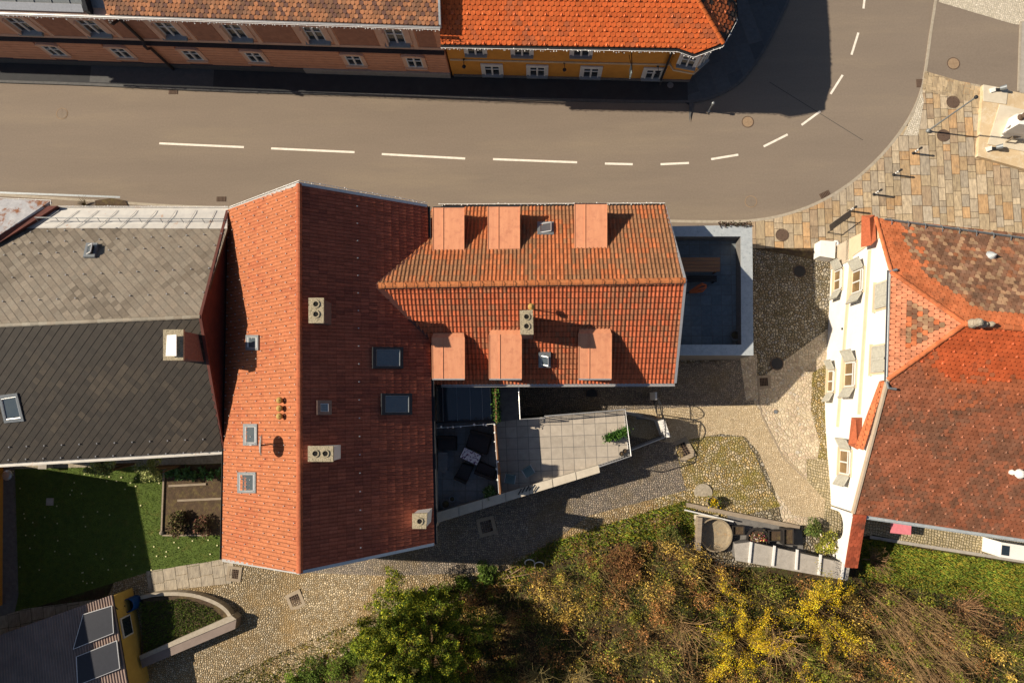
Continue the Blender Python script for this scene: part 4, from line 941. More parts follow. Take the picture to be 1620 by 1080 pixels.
tile_face(m, qn, rd_, 'scale', .235, .21, tN); tile_face(m, qs, rd_, 'scale', .235, .20, tS, hook=hkG); tile_face(m, qt, P2-P1, 'scale', .25, .22, tT)
for q in (qn, qs, qt): m.ct = (.16, .05, .03); m.slab([p-Z*.02 for p in q], .12)
for a, b in ((P4, P1), (P1, AP), (P2, AP), (P5, P2)): 
    if a not in (P5,): ridge_caps(m, a, b, .10, .36, newt, up=.03)
ridge_caps(m, AP, RE_, .13, .42, newt)
rg = m.build('roof', 'tile_stain', hg)
m = MB(); gutter(m, P1+Vector((-.08, .1, -.05)), P2+Vector((-.08, -.1, -.05)), .08); m.tube([P1+Vector((-.08, 0, 0)), P1+Vector((.25, .1, .05))], .07, 6); m.tube([P2+Vector((-.08, -.1, 0)), P2+Vector((.0, -.4, .0)), P2+Vector((.35, -.45, .0))], .06, 6); m.build('gutter', 'metal_grey', rg)
m = MB(); gutter(m, P5+Vector((0, -.1, -.05)), s2+Vector((0, -.1, -.05)), .085); m.build('gutter', 'zinc', rg)
m = MB(); wv = Vector((.05, 0, 0)); m.prism([P5-wv+Z*.07, P5+wv+Z*.07, P2+wv+Z*.07, P2-wv+Z*.07], [P5-wv-Z*.18, P5+wv-Z*.18, P2+wv-Z*.18, P2-wv-Z*.18]); m.build('verge_trim', 'verge_beige' if 'verge_beige' in MATS else M('verge_beige', (.5, .4, .3), None, 4, .7), rg)
m = MB(); a, b = UP(1398,349,*nPl)+nPl[1]*.14, UP(1640,382,*nPl)+nPl[1]*.14; m.tube([a, b], .03, 5); m.tube([a-nPl[1]*.07, b-nPl[1]*.07], .02, 5)
for i in range(9): p = a+(b-a)*((i+.4)/9); m.tube([p-Z*.15+Vector((0, .12, 0)), p+Z*.04, p-Z*.05+Vector((0, -.35, 0))], .022, 4)
m.build('snow_guard', 'metal_grey', rg)
p = UP(1568,405,*nPl); m = MB(); m.lathe((p.x, p.y, p.z-.2), [(.26, 0), (.27, .1), (.2, .28), (.05, .52), (.02, .6)], 12); m.build('roof_vent', 'zinc', rg)
p = UP(1605,748,*sPl); m = MB(); m.lathe((p.x, p.y, p.z-.1), [(.09, 0), (.09, .3), (.2, .36), (.24, .48), (.17, .62), (.04, .68)], 12); m.lathe((p.x-.2, p.y+.05, p.z-.05), [(.1, 0), (.14, .2), (.08, .34)], 8); m.build('roof_vent', 'plaster_white', rg)
# pieces of tiled coping under the gable
def ledge(name, px, hs, th, ridge=None):
    pts = [U(x, y, h) for (x, y), h in zip(px, hs)]; m = MB()
    if ridge:
        a, b = U(*ridge[0], ridge[2]), U(*ridge[1], ridge[2]-.1); m.add(pts+[a, b], [(0, 1, 4), (1, 2, 5, 4), (2, 3, 5), (3, 0, 4, 5), (3, 2, 1, 0)])
        m.ct = (.5, .16, .08); 
    else:
        n = tile_face(m, pts, pts[1]-pts[0], 'scale', .25, .25, newt); m.ct = (.4, .12, .05); m.slab([p-Z*.03 for p in pts], th)
    m.t = [(.46, .13, .06)]*len(m.v) if ridge else m.t
    return m.build(name, 'tile', hg)
ledge('pent_roof', [(1391,604),(1401,602),(1366,712),(1353,706)], [6.9, 7.05, 5.3, 5.1], .14)
ledge('corner_roof', [(1347,660),(1366,660),(1362,714),(1342,703)], [4.2, 4.6, 4.3, 4.1], .2, ((1354,664),(1356,700),5.0))
ledge('corner_roof', [(1363,341),(1384,340),(1386,380),(1362,391)], [4.8, 5.5, 5.6, 4.7], .2, ((1376,345),(1378,388),5.7))
m = MB(); m.box(UP(1333,520,GW.o,GW.inn), (.1, .12, .12)); m.build('wall_fitting', 'metal_dark', hg)
# stone finial on the ridge end
p = AP+Vector((.25, 0, 0)); r = thing('roof_finial', p, 'grey clay figure finial on the ridge end of the white house', 'finial')
m = MB(); m.lathe((p.x, p.y, p.z-.1), [(.18, 0), (.22, .25), (.13, .45), (.2, .6), (.16, .78), (.04, .85)], 10); m.build('finial_base', 'stone_rough', r)
m = MB()
for dx, r0, z0 in ((.4, .17, .0), (.72, .14, .0)): m.lathe((p.x+dx, p.y-.05, p.z-.05), [(r0*.8, 0), (r0, .2), (r0*.9, .4), (r0*.3, .55)], 9)
m.build('finial_figure', 'stone_rough', r)

# garden wall with arched opening
a0, a1 = UG(1313.5,800), UG(1317,882); d = (a1-a0); L_ = Vector((d.x, d.y, 0)).length; ex = Vector((d.x, d.y, 0)).normalized(); inn = Vector((-ex.y, ex.x, 0)); zb = a0.z-.3
gw = thing('garden_wall', a0, 'white garden wall with an arched opening and red tile coping beside the white house', 'wall')
oc, ow, oh = .85, .72, 1.55
arc = [(oc-ow+ow*(1-math.cos(math.pi*i/10)), oh-.6+.6*math.sin(math.pi*i/10)) for i in range(11)]
out = [(0, -.2), (oc-ow, -.2)]+arc+[(oc+ow, -.2), (L_, -.2), (L_, 1.7+.3), (0, 3.0)]
m = MB(); m.frame(Vector((a0.x, a0.y, a0.z)), ex, inn, Z); m.prism([(u, 0, z) for u, z in out], [(u, .38, z) for u, z in out]); m.build('wall_body', 'plaster_white', gw)
m = MB(); A = Vector((a0.x, a0.y, a0.z+3.03)); B = Vector((a1.x, a1.y, a1.z+1.98)); B.z = a0.z+2.03; 
tile_face(m, [A-inn*.12, B-inn*.12+ex*.1, B+inn*.5+ex*.1, A+inn*.5], inn, 'scale', .22, .2, vary((.34, .08, .04), .25)); m.ct = (.3, .08, .04); m.slab([A-inn*.12, B-inn*.12+ex*.1, B+inn*.5+ex*.1, A+inn*.5], .1); m.build('coping', 'tile_stain', gw)

# ================================================================== roof terrace east of the dormer house
tz = 3.7; O = [U(x, y, tz) for x, y in ((1050,358),(1190,356),(1192,562),(1050,562))]; I = [U(x, y, tz) for x, y in ((1050,374),(1172,374),(1173,545),(1050,545))]
tr = thing('terrace', (O[1].x-2, 6, 0), 'walled roof terrace with pale metal parapet capping beside the dormer house', 'terrace')
def ring(O, I, z0, z1, open_side=3):
    m = MB()
    for i in range(4):
        if i == open_side: continue
        a, b, c, d_ = O[i], O[(i+1) % 4], I[(i+1) % 4], I[i]; m.ext([(p.x, p.y) for p in (a, b, c, d_)][::-1], z0, z1)
    return m
ring(O, I, -.2, tz-.06).build('parapet', 'concrete_dark', tr)
m = MB()
for i in range(3):
    a, b, c, d_ = O[i], O[i+1], I[i+1], I[i]; e = .0; m.prism([Vector((p.x, p.y, tz)) for p in (a, b, c, d_)], [Vector((p.x, p.y, tz-.06)) for p in (a, b, c, d_)])
m.build('parapet_cap', 'zinc', tr)
m = MB(); m.ext([(p.x, p.y) for p in I[::-1]], -.1, 2.75); m.build('floor_slab', 'concrete_dark', tr)
def tiles(name, poly, z, w, colf, mat, parent, ang=0, gap=.013):
    ca, sa = math.cos(ang), math.sin(ang); q = [(p[0]*ca+p[1]*sa, -p[0]*sa+p[1]*ca) for p in poly]
    ar = sum(q[i][0]*q[(i+1) % len(q)][1]-q[(i+1) % len(q)][0]*q[i][1] for i in range(len(q))); q = q if ar > 0 else q[::-1]
    m = MB(); u = min(p[0] for p in q)
    while u < max(p[0] for p in q):
        v = min(p[1] for p in q)
        while v < max(p[1] for p in q):
            c = clip([(u+gap, v+gap, 0), (u+w-gap, v+gap, 0), (u+w-gap, v+w-gap, 0), (u+gap, v+w-gap, 0)], q)
            if len(c) > 2: m.ct = colf(); m.add([(a*ca-b*sa, a*sa+b*ca, z) for a, b, _ in c], [tuple(range(len(c)))])
            v += w
        u += w
    return m.build(name, mat, parent)
def gcol(base, k=.12): 
    def f(): v = random.uniform(1-k, 1+k); return tuple(b*v for b in base)
    return f
tiles('floor_tiles', [(p.x, p.y) for p in I], 2.756, .56, gcol((.17, .2, .22)), 'slab_dark', tr)
# things on it
def rect_at(px, h): return [U(*p, h) for p in px]
def slat_table(name, corners, z, mat, label, cat, n=5, legs=True, group=None, zf=0, along=0):
    C4 = [Vector((p.x, p.y, z)) for p in corners]; c = sum(C4, Vector())/4; r = thing(name, Vector((c.x, c.y, zf)), label, cat, group)
    m = MB(); a, b, c3, d_ = C4
    for i in range(n):
        t0, t1 = (i+.06)/n, (i+.94)/n
        q = [a+(d_-a)*t0, b+(c3-b)*t0, b+(c3-b)*t1, a+(d_-a)*t1]; m.slab(q, .035)
    m.build('seat' if cat in ('bench', 'chair') else 'table_top', mat, r)
    if legs:
        for p in C4: q = p+(c_-p)*.12 if False else p+(sum(C4, Vector())/4-p)*.15; lm = MB(); lm.box((q.x, q.y, (z+zf)/2-.02), (.07, .07, z-zf-.04)); lm.build('leg', mat, r)
    return r
slat_table('wooden_table', rect_at([(1072,407),(1139,407),(1139,430),(1072,430)], 3.5), 3.5, 'wood', 'brown slatted wooden table on the walled roof terrace', 'table', 4, zf=2.76)
slat_table('garden_bench', rect_at([(1076,436),(1134,436),(1134,446),(1076,446)], 3.2), 3.2, 'rattan', 'dark narrow bench beside the brown table on the roof terrace', 'bench', 3, zf=2.76)
p = U(1092,460,3.2); r = thing('parasol', Vector((p.x, p.y, 2.76)), 'folded orange parasol lying on the walled roof terrace', 'parasol'); a, b = U(1088,463,3.0), U(1119,452,3.45)
m = MB(); m.tube([a-(b-a)*.1, b], .03, 6); m.build('pole', 'metal_dark', r); m = MB(); d = (b-a)
for k in range(7):
    t = 2*math.pi*k/7; o = Vector((0, math.cos(t)*.12, math.sin(t)*.1)); m.tube([a+d*.1, a+d*.45+o*1.2, a+d*.75+o*1.9, b-d*.05+o*.5], .08, 6, r2=.03)
m.build('canopy', 'cloth_orange', r)
def pot(px, h, rad, hgt, mat, label, cat='plant pot', plant=None, name='plant_pot', group=None, terrain=False):
    p = UG(*px) if terrain else U(*px, h); r = thing(name, p, label, cat, group); m = MB()
    m.lathe(p, [(rad*.7, 0), (rad*.95, hgt*.85), (rad*1.05, hgt*.85), (rad*1.05, hgt), (rad*.88, hgt), (rad*.86, hgt*.8), (0.01, hgt*.8)], 16, cap=False); m.build('pot', mat, r)
    m = MB(); m.lathe((p.x, p.y, p.z+hgt*.78), [(rad*.86, 0), (rad*.3, .03), (.01, .035)], 12, cap=False); m.build('soil', 'soil', r)
    return r, p
pot((1161,531), 2.76, .3, .35, 'concrete_dark', 'round grey pot in the south-east corner of the walled roof terrace')

# ================================================================== tiled terrace and shaded patio south of the dormer house
M('slab_pale', (1.08, 1.06, 1.03), (.82, .8, .78), 3, .8, .004, 40, tint=True)
fz = 3.0; pz = 2.8
tt = thing('terrace', (2, 0, 0), 'raised terrace of pale square tiles with white railing and parapet above the yard', 'terrace')
FL_ = [U(x, y, fz) for x, y in ((782,668),(822,663),(862,659),(988,650),(994,719),(948,736),(788,783))]
m = MB(); m.ext([(p.x, p.y) for p in FL_[::-1]], -.2, fz-.05); m.build('wall', 'concrete', tt); m = MB(); m.ext([(p.x, p.y) for p in FL_[::-1]], fz-.05, fz); m.build('floor_bed', 'concrete_dark', tt)
tiles('floor_tiles', [(p.x, p.y) for p in FL_], fz+.004, .60, gcol((.40, .36, .31), .10), 'slab_pale', tt, ang=.04)
cz = 3.45; cap = [U(x, y, cz) for x, y in ((947.5,735.5),(949.5,747),(689,827.5),(689,811))]
m = MB(); m.ext([(p.x, p.y) for p in cap[::-1]], -.2, cz-.07); m.build('parapet', 'concrete', tt)
m = MB(); n_ = 7
for i in range(n_):
    t0, t1 = i/n_+.002, (i+1)/n_-.002; q = [cap[0]+(cap[3]-cap[0])*t0, cap[0]+(cap[3]-cap[0])*t1, cap[1]+(cap[2]-cap[1])*t1, cap[1]+(cap[2]-cap[1])*t0]; m.slab(q, .07)
m.build('parapet_cap', 'concrete_cap' if 'concrete_cap' in MATS else M('concrete_cap', (.58, .52, .42), (.46, .41, .33), 3, .85, .004, 60), tt)
def railing(name, pts, z0, z1, label, mat='metal_light', bars=True, cat='railing', top=.035, step=.14, ground=False):
    r = thing(name, Vector((pts[0].x, pts[0].y, z0)), label, cat); m = MB(); P = [Vector((p.x, p.y, z1)) for p in pts]
    m.tube(P, top, 8); m.build('handrail', mat, r); m = MB(); m.tube([p-Z*(z1-z0-.1) for p in P], .018, 6); 
    for a, b in zip(P, P[1:]):
        n = max(1, int((b-a).length/step))
        if bars:
            for i in range(n): q = a+(b-a)*((i+.5)/n); m.tube([q, q-Z*(z1-z0-.1)], .009, 4, cap=False)
    m.build('bars', mat, r)
    for a, b in zip(P, P[1:]):
        n = max(1, round((b-a).length/1.6))
        for i in range(n+(1 if b is P[-1] else 0)): q = a+(b-a)*(i/n); l = MB(); l.tube([q, Vector((q.x, q.y, z0))], .028, 6); l.build('post', mat, r)
    return r
rl = [U(x, y, 4.0) for x, y in ((862,658),(989,647.5),(998.5,721),(948,738))]
railing('railing', rl, fz, 4.0, 'white metal railing round the east end of the pale tiled terrace')
railing('railing', [U(820,601,4.0), U(823,663,4.0), U(862,661,4.0)], fz, 4.0, 'white railing turning a corner between the dormer house and the tiled terrace', bars=True)
m = MB(); q = [U(x, y, fz) for x, y in ((784,606),(821,606),(822,664),(784,668))]; m.ext([(p.x, p.y) for p in q[::-1]], 2.6, fz-.02); m.build('walkway', 'concrete_dark', tt)
# patio
pt_ = thing('patio', (-3, -1, 0), 'shaded patio of dark tiles between the big red roof and the pale terrace', 'patio')
PF = [U(x, y, pz) for x, y in ((684,605),(783,605),(789,783),(689,813))]
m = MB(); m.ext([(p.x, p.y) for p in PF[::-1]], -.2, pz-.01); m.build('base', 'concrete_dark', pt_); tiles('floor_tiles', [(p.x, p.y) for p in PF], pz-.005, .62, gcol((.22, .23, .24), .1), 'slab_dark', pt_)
# glass roof over its inner end
gr = thing('glass_canopy', (-4, 1, pz), 'dark glass lean-to roof with white glazing bars under the dormers', 'canopy')
g4 = [U(x, y, h) for x, y, h in ((690,611,4.4),(776,611,4.4),(778,664,4.0),(691,668,4.0))]
m = MB(); m.slab(g4, .02); m.build('glass_panel', 'glass_sky' if False else 'glass', gr)
for i in range(5):
    t = [.12, .38, .62, .84, .99][i]; a, b = g4[0]+(g4[1]-g4[0])*t+Z*.03, g4[3]+(g4[2]-g4[3])*t+Z*.03; m = MB(); m.tube([a, b], .018, 4); m.build('glazing_bar', 'metal_grey', gr)
m = MB(); m.tube([g4[3], g4[2]], .06, 6); m.build('gutter', 'metal_dark', gr)
for p in (g4[3], g4[2]): m = MB(); m.tube([p, Vector((p.x, p.y, pz))], .05, 6); m.build('post', 'metal_dark', gr)
# wooden divider with lights and ivy
dv = thing('divider_fence', U(786,720,pz), 'thin brown wooden screen between the dark patio and the pale terrace', 'fence')
a, b = U(781,672,4.7), U(789.5,781,4.7); m = MB(); m.prism([p+Z*.05 for p in (a, a+Vector((.09, 0, 0)), b+Vector((.09, 0, 0)), b)], [Vector((p.x, p.y, 4.62)) for p in (a, a+Vector((.09, 0, 0)), b+Vector((.09, 0, 0)), b)]); m.build('top_rail', 'wood', dv)
for i in range(5): q = a+(b-a)*(i/4)+Vector((.045, 0, 0)); m = MB(); m.box((q.x, q.y, 3.75), (.07, .07, 1.8)); m.build('post', 'wood', dv)
m = MB(); 
for k in range(7): m.prism([p for p in (a+Z*(-.25*k-.1)+Vector((.03, 0, 0)), a+Z*(-.25*k-.1)+Vector((.06, 0, 0)), b+Z*(-.25*k-.1)+Vector((.06, 0, 0)), b+Z*(-.25*k-.1)+Vector((.03, 0, 0)))], [p-Z*.235 for p in (a+Z*(-.25*k-.1)+Vector((.03, 0, 0)), a+Z*(-.25*k-.1)+Vector((.06, 0, 0)), b+Z*(-.25*k-.1)+Vector((.06, 0, 0)), b+Z*(-.25*k-.1)+Vector((.03, 0, 0)))])
m.build('boards', 'wood', dv)
light_string('light_string', [U(690,677,4.75), U(782,670,4.75), U(789,780,4.75)], 'round bulbs strung round two sides of the dark patio', drop=.08, step=.42, r=.06)
# patio furniture
def box_rot(m, px, z0, z1, e=0): C = [U(*p, z1) for p in px]; m.prism(C, [Vector((p.x, p.y, z0)) for p in C])
def sofa(px, label, back=0, name='rattan_sofa', cat='sofa', z=2.8):
    C = [U(*p, z+.45) for p in px]; c = sum(C, Vector())/4; r = thing(name, Vector((c.x, c.y, z)), label, cat, 'dark rattan seats on the patio')
    m = MB(); m.prism([p-Z*.15 for p in C], [Vector((p.x, p.y, z)) for p in C]); m.build('base', 'rattan', r)
    s = [p+(c-p)*.08 for p in C]; m = MB(); m.prism(s, [p-Z*.15 for p in s]); m.build('cushion', 'cloth_dark', r)
    a, b, c_, d_ = [C[(back+i) % 4] for i in range(4)]; t = .14; q = [a, b, b+(c_-b).normalized()*t, a+(d_-a).normalized()*t]
    m = MB(); m.prism([p+Z*.32 for p in q], [p-Z*.1 for p in q]); m.build('backrest', 'rattan', r)
sofa([(745,679),(779,688),(770,720),(736,707)], 'large dark rattan sofa behind the flowered table on the patio')
sofa([(731,732),(749,737),(737,765),(718,756)], 'small dark rattan seat below left of the flowered table', back=2)
sofa([(757,729),(785,741),(781,760),(750,748)], 'dark rattan seat right of the flowered table', back=2)
sofa([(692,689),(722,690),(722,712),(692,711)], 'dark rattan bench beside the wall of the big roof house', back=0)
T4 = [U(x, y, 3.5) for x, y in ((735,707.5),(761.5,720),(754.5,735.5),(727.5,723))]; c = sum(T4, Vector())/4
r = thing('patio_table', Vector((c.x, c.y, pz)), 'dark patio table between the rattan seats', 'table')
s = [c+(p-c)*1.08-Z*.03 for p in T4]; m = MB(); m.slab(s, .04); m.build('table_top', 'rattan', r)
for p in T4: q = c+(p-c)*.85; m = MB(); m.box((q.x, q.y, 3.12), (.05, .05, .66)); m.build('leg', 'rattan', r)
m = MB(); m.slab([p+Z*.004 for p in T4], .02); tag(m.build('tablecloth', 'cloth_flower'), 'white tablecloth with dark purple flowers on the patio table', 'tablecloth')
slat_table('garden_bench', rect_at([(693,715),(708,715),(708,747),(693,747)], 3.2), 3.2, 'metal_grey', 'narrow slatted bench along the left side of the dark patio', 'bench', 7, zf=2.8)
def chair(px, rz, label, z=fz, mat='metal_grey'):
    p = U(*px, z+.45); p.z = z; r = thing('terrace_chair', p, label, 'chair', 'grey chairs on the pale terrace', rz)
    m = MB(); m.bx(-.25, .25, -.25, .25, .42, .46); local_build(m, 'seat', 'chair_cloth' if 'chair_cloth' in MATS else M('chair_cloth', (.16, .22, .22), (.12, .17, .17), 8, .8), r)
    m = MB(); m.bx(-.25, .25, .22, .26, .46, .9); local_build(m, 'backrest', 'chair_cloth', r)
    for i, j in ((-1, -1), (1, -1), (1, 1), (-1, 1)): m = MB(); m.tube([(i*.24, j*.24, 0), (i*.23, j*.23, .44)], .018, 5); local_build(m, 'leg', 'metal_light', r)
    for i in (-1, 1): m = MB(); m.tube([(i*.27, -.2, .44), (i*.27, -.2, .64), (i*.27, .24, .66)], .018, 5); local_build(m, 'armrest', 'metal_light', r)
chair((836,745), .55, 'grey chair nearer the sun on the tiled terrace'); chair((807,757), -.15, 'grey chair in full shade beside the wooden screen')
pot((706,796), pz, .26, .35, 'concrete_dark', 'round dark pot in the lower left corner of the patio'); pot((716,788), pz, .16, .3, 'metal_grey', 'small grey bucket beside the dark pot on the patio')

# entrance enclosure east of the terrace
en = thing('entrance_enclosure', UG(1022,678), 'low dark walled stair entrance with white rails at the end of the tiled terrace', 'enclosure')
W4 = [U(x, y, 1.35) for x, y in ((990,652),(1044,664),(1053,691),(998,712))]
def low_wall(a, b, w, z, zb=-.1):
    d = (b-a); d.z = 0; d.normalize(); n = Vector((-d.y, d.x, 0))*w/2; m = MB(); m.ext([(p.x, p.y) for p in (a-n, b-n, b+n, a+n)], zb, z); return m
low_wall(W4[0], W4[1], .18, 1.3).build('wall', 'concrete', en)
low_wall(W4[1], W4[2], .3, 2.0).build('wall', 'plaster_white', en)
low_wall(W4[2], W4[3], .2, .9).build('wall', 'concrete_dark', en)
m = MB(); q = [Vector((p.x, p.y, 0)) for p in W4]; m.ext([(p.x, p.y) for p in q[::-1]], .05, .2); m.build('floor', 'asphalt_dark', en)
m = MB(); m.tube([U(1053,691,1.9), U(998,712,1.9)], .035, 6); 
for t in (0, .5, 1): p = U(1053,691,1.9)*(1-t)+U(998,712,1.9)*t; m.tube([p, p-Z*1.1], .025, 5)
m.build('handrail', 'metal_light', en)
p = U(1018,665,.25); m = MB(); m.box((p.x, p.y, .23), (.8, .5, .05), .1); m.build('door_mat', 'metal_grey', en)
# wrought iron gate across the lane
g0, g1, g2 = UG(1033,632), UG(1039,655), UG(1044,694)
gt = thing('iron_gate', g1, 'open-work wrought iron gate with two arched leaves across the lane', 'gate')
for a, b, nm in ((g0, g1, 'leaf'), (g1, g2, 'leaf')):
    a = Vector((a.x, a.y, a.z)); b = Vector((b.x, b.y, a.z)); d = (b-a); L_ = d.length; d.normalize(); m = MB(); m.frame(a, d, Z.cross(d), Z)
    m.tube([(0, 0, .1), (0, 0, 1.75)], .03, 6); m.tube([(L_, 0, .1), (L_, 0, 1.75)], .03, 6); m.tube([(0, 0, 1.7), (L_, 0, 1.7)], .025, 5); m.tube([(0, 0, .15), (L_, 0, .15)], .025, 5)
    c = (L_/2, 1.7); arc = [(L_/2-math.cos(math.pi*i/12)*L_/2, 0, 1.7+math.sin(math.pi*i/12)*.62) for i in range(13)]; m.tube(arc, .028, 5)
    for i in range(1, 12, 2): m.tube([(L_/2-math.cos(math.pi*i/12)*L_/2*.2, 0, 1.7+.05), arc[i]], .012, 4)
    k = max(3, int(L_/.16))
    for i in range(1, k): m.tube([(L_*i/k, 0, .15), (L_*i/k, 0, 1.7)], .009, 4)
    m.build(nm, 'metal_dark', gt)
p = UG(1029,624); m = MB(); m.box((p.x, p.y-.1, .95), (.10, .42, 1.9)); m.build('gate_post', 'plaster_white', gt)
# ================================================================== vegetation helpers (numpy meshes)
def leaf_mesh(name, P, S, tint, mat='leaf', parent=None, up=.35, long=1.6, loc=None):
    """one small pointed leaf (two triangles) per point: P (n,3), S (n,), tint (n,3)"""
    n = len(P); d = rng.normal(size=(n, 3)); d[:, 2] = np.abs(d[:, 2])*up+up*.3; d /= np.linalg.norm(d, axis=1)[:, None]
    e = rng.normal(size=(n, 3)); e -= d*(e*d).sum(1)[:, None]; e /= np.linalg.norm(e, axis=1)[:, None]
    L = d*(S*long)[:, None]; W_ = e*(S*.42)[:, None]; nn = np.cross(d, e)*(S*.18)[:, None]
    V = np.stack([P, P+L*.45+W_+nn, P+L, P+L*.45-W_+nn], 1).reshape(-1, 3)
    return quads_mesh(name, V, n, np.repeat(tint, 4, 0), mat, parent, loc)
def quads_mesh(name, V, n, T, mat, parent=None, loc=None):
    org = np.array(worg(parent)) if parent else (np.array(loc) if loc is not None else np.zeros(3))
    me = bpy.data.meshes.new(name); me.vertices.add(4*n); me.vertices.foreach_set('co', (V-org).astype(np.float32).ravel())
    me.loops.add(4*n); me.loops.foreach_set('vertex_index', np.arange(4*n, dtype=np.int32)); me.polygons.add(n)
    me.polygons.foreach_set('loop_start', np.arange(0, 4*n, 4, dtype=np.int32)); me.polygons.foreach_set('loop_total', np.full(n, 4, dtype=np.int32))
    me.materials.append(MATS[mat]); a = me.color_attributes.new('tint', 'FLOAT_COLOR', 'POINT')
    a.data.foreach_set('color', np.concatenate([T, np.ones((4*n, 1))], 1).astype(np.float32).ravel()); me.update(); me.validate()
    o = bpy.data.objects.new(name, me); COL.objects.link(o)
    if parent: o.parent = parent
    elif loc is not None: o.location = loc
    return o
def blades(P, Hh, T, lean=.5, wd=.02):
    n = len(P); a = rng.uniform(0, 2*math.pi, n); l = rng.uniform(.1, lean, n); side = np.stack([np.cos(a), np.sin(a), np.zeros(n)], 1); d = np.stack([-np.sin(a)*l, np.cos(a)*l, np.ones(n)], 1)
    w_ = side*wd; V = np.stack([P-w_, P+w_, P+d*Hh[:, None]+w_*.25, P+d*Hh[:, None]-w_*.25], 1).reshape(-1, 3)
    return V, np.repeat(T, 4, 0)
def pal(cols, n, var=.25, idx=None):
    c = np.array(cols); i = rng.integers(0, len(c), n) if idx is None else idx; return c[i]*rng.uniform(1-var, 1+var, (n, 1))
GRN = [(.09, .15, .02), (.06, .11, .015), (.14, .19, .03), (.11, .14, .03)]
OLV = [(.26, .24, .03), (.34, .27, .04), (.16, .17, .025), (.44, .34, .045)]
BRN = [(.36, .19, .065), (.24, .12, .045), (.44, .26, .09), (.16, .085, .04), (.30, .13, .065), (.46, .32, .12)]
YEL = [(.85, .58, .015), (.75, .48, .015), (.9, .68, .04), (.6, .42, .02)]
CON = [(.15, .20, .018), (.09, .14, .014), (.27, .29, .02), (.05, .085, .012), (.38, .36, .03)]
def shrub(px, rad, hgt, cols, label, cat='shrub', name='shrub', n=1500, leaf=.07, group=None, lobes=7, stems=7, loc=None, squash=1., var=.3, flowers=None):
    p = loc if loc is not None else UG(*px); r = thing(name, p, label, cat, group)
    m = MB(); m.ct = (.15, .10, .06)
    tips = []
    for i in range(stems):
        t = 2*math.pi*i/stems+random.uniform(-.4, .4); rr = rad*random.uniform(.3, .75)
        e = p+Vector((math.cos(t)*rr, math.sin(t)*rr, hgt*random.uniform(.55, .95))); mid = p+(e-p)*.5+Vector((0, 0, hgt*.1)); m.tube([p-Z*.1, mid, e], .03*hgt**.5, 5, r2=.008, cap=False); tips.append(e)
    m.build('stems', 'twig', r)
    lo_ = .62 if hgt > 3 else .35; C = []; 
    for i in range(lobes):
        t = 2*math.pi*i/lobes+random.uniform(-.3, .3); rr = rad*random.uniform(.25, .75) if i else 0; C.append((p.x+math.cos(t)*rr, p.y+math.sin(t)*rr, p.z+hgt*random.uniform(lo_, .9), rad*random.uniform(.28, .5)))
    C = np.array(C); i = rng.integers(0, len(C), n); d = rng.normal(size=(n, 3)); d /= np.linalg.norm(d, axis=1)[:, None]; q = rng.uniform(.35, 1, n)**.5
    P = C[i, :3]+d*(C[i, 3]*q)[:, None]*np.array([1, 1, min(1.3, squash*hgt/rad*.8)]); P[:, 2] = np.maximum(P[:, 2], p.z+.03)
    br = 1+.25*rng.normal(size=len(C)); T = pal(cols, n, var)*br[i][:, None]; T = np.clip(T, .004, .95)
    leaf_mesh('foliage', P, rng.uniform(.6, 1.3, n)*leaf, T, 'leaf', r)
    if flowers:
        k, fc, fs = flowers; j = rng.integers(0, n, k); Q = P[j]+d[j]*.05; Q[:, 2] += .04; leaf_mesh('flowers', np.repeat(Q, 3, 0), np.full(3*k, fs), np.repeat(pal([fc], k, .1), 3, 0), 'leaf', r, up=.8, long=1)
    return r
def twig_bush(px, rad, hgt, col, label, n=26, sub=5, name='bare_shrub', group=None, r0=.018, spread=1., lean=(0, 0), base=.08):
    p = UG(*px); r = thing(name, p, label, 'shrub', group); m = MB()
    for i in range(n):
        t = random.uniform(0, 2*math.pi); rr = rad*random.uniform(.2, 1)*spread; h = hgt*random.uniform(.7, 1.05)
        dx, dy = math.cos(t)*rr+lean[0], math.sin(t)*rr+lean[1]; k = random.uniform(.7, 1.3); m.ct = tuple(c*k for c in col)
        bq = random.random()**.5; b = p+Vector((math.cos(t)*rad*base*bq, math.sin(t)*rad*base*bq, 0)); b.z = gh(b.x, b.y)-.05; rr *= (1 if base < .5 else .15); dx, dy = math.cos(t)*rr+lean[0]*random.uniform(.5, 1.3), math.sin(t)*rr+lean[1]*random.uniform(.5, 1.3); pts = [b, b+Vector((dx*.3, dy*.3, h*.4)), b+Vector((dx*.65, dy*.65, h*.75)), b+Vector((dx*1.05, dy*1.05, h))]
        m.tube(pts, r0, 4, r2=.005, cap=False)
        for s in range(sub):
            u = random.uniform(.25, .95); j = min(2, int(u*3)); q = pts[j]+(pts[j+1]-pts[j])*(u*3-j); a = random.uniform(0, 6.3); l = hgt*random.uniform(.12, .3)
            m.tube([q, q+Vector((math.cos(a)*l*.5+dx*.06, math.sin(a)*l*.5+dy*.06, l*.7)), q+Vector((math.cos(a)*l+dx*.1, math.sin(a)*l+dy*.1, l*.95))], .007, 3, r2=.003, cap=False)
    m.build('branches', 'twig', r); return r
def inpoly(x, y, poly):
    c = np.zeros(len(x), bool); n = len(poly)
    for i in range(n):
        (x0, y0), (x1, y1) = poly[i], poly[(i+1) % n]
        k = ((y0 > y) != (y1 > y)); 
        with np.errstate(divide='ignore', invalid='ignore'): c ^= k & (x < (x1-x0)*(y-y0)/(y1-y0)+x0)
    return c
ghv = np.vectorize(gh)
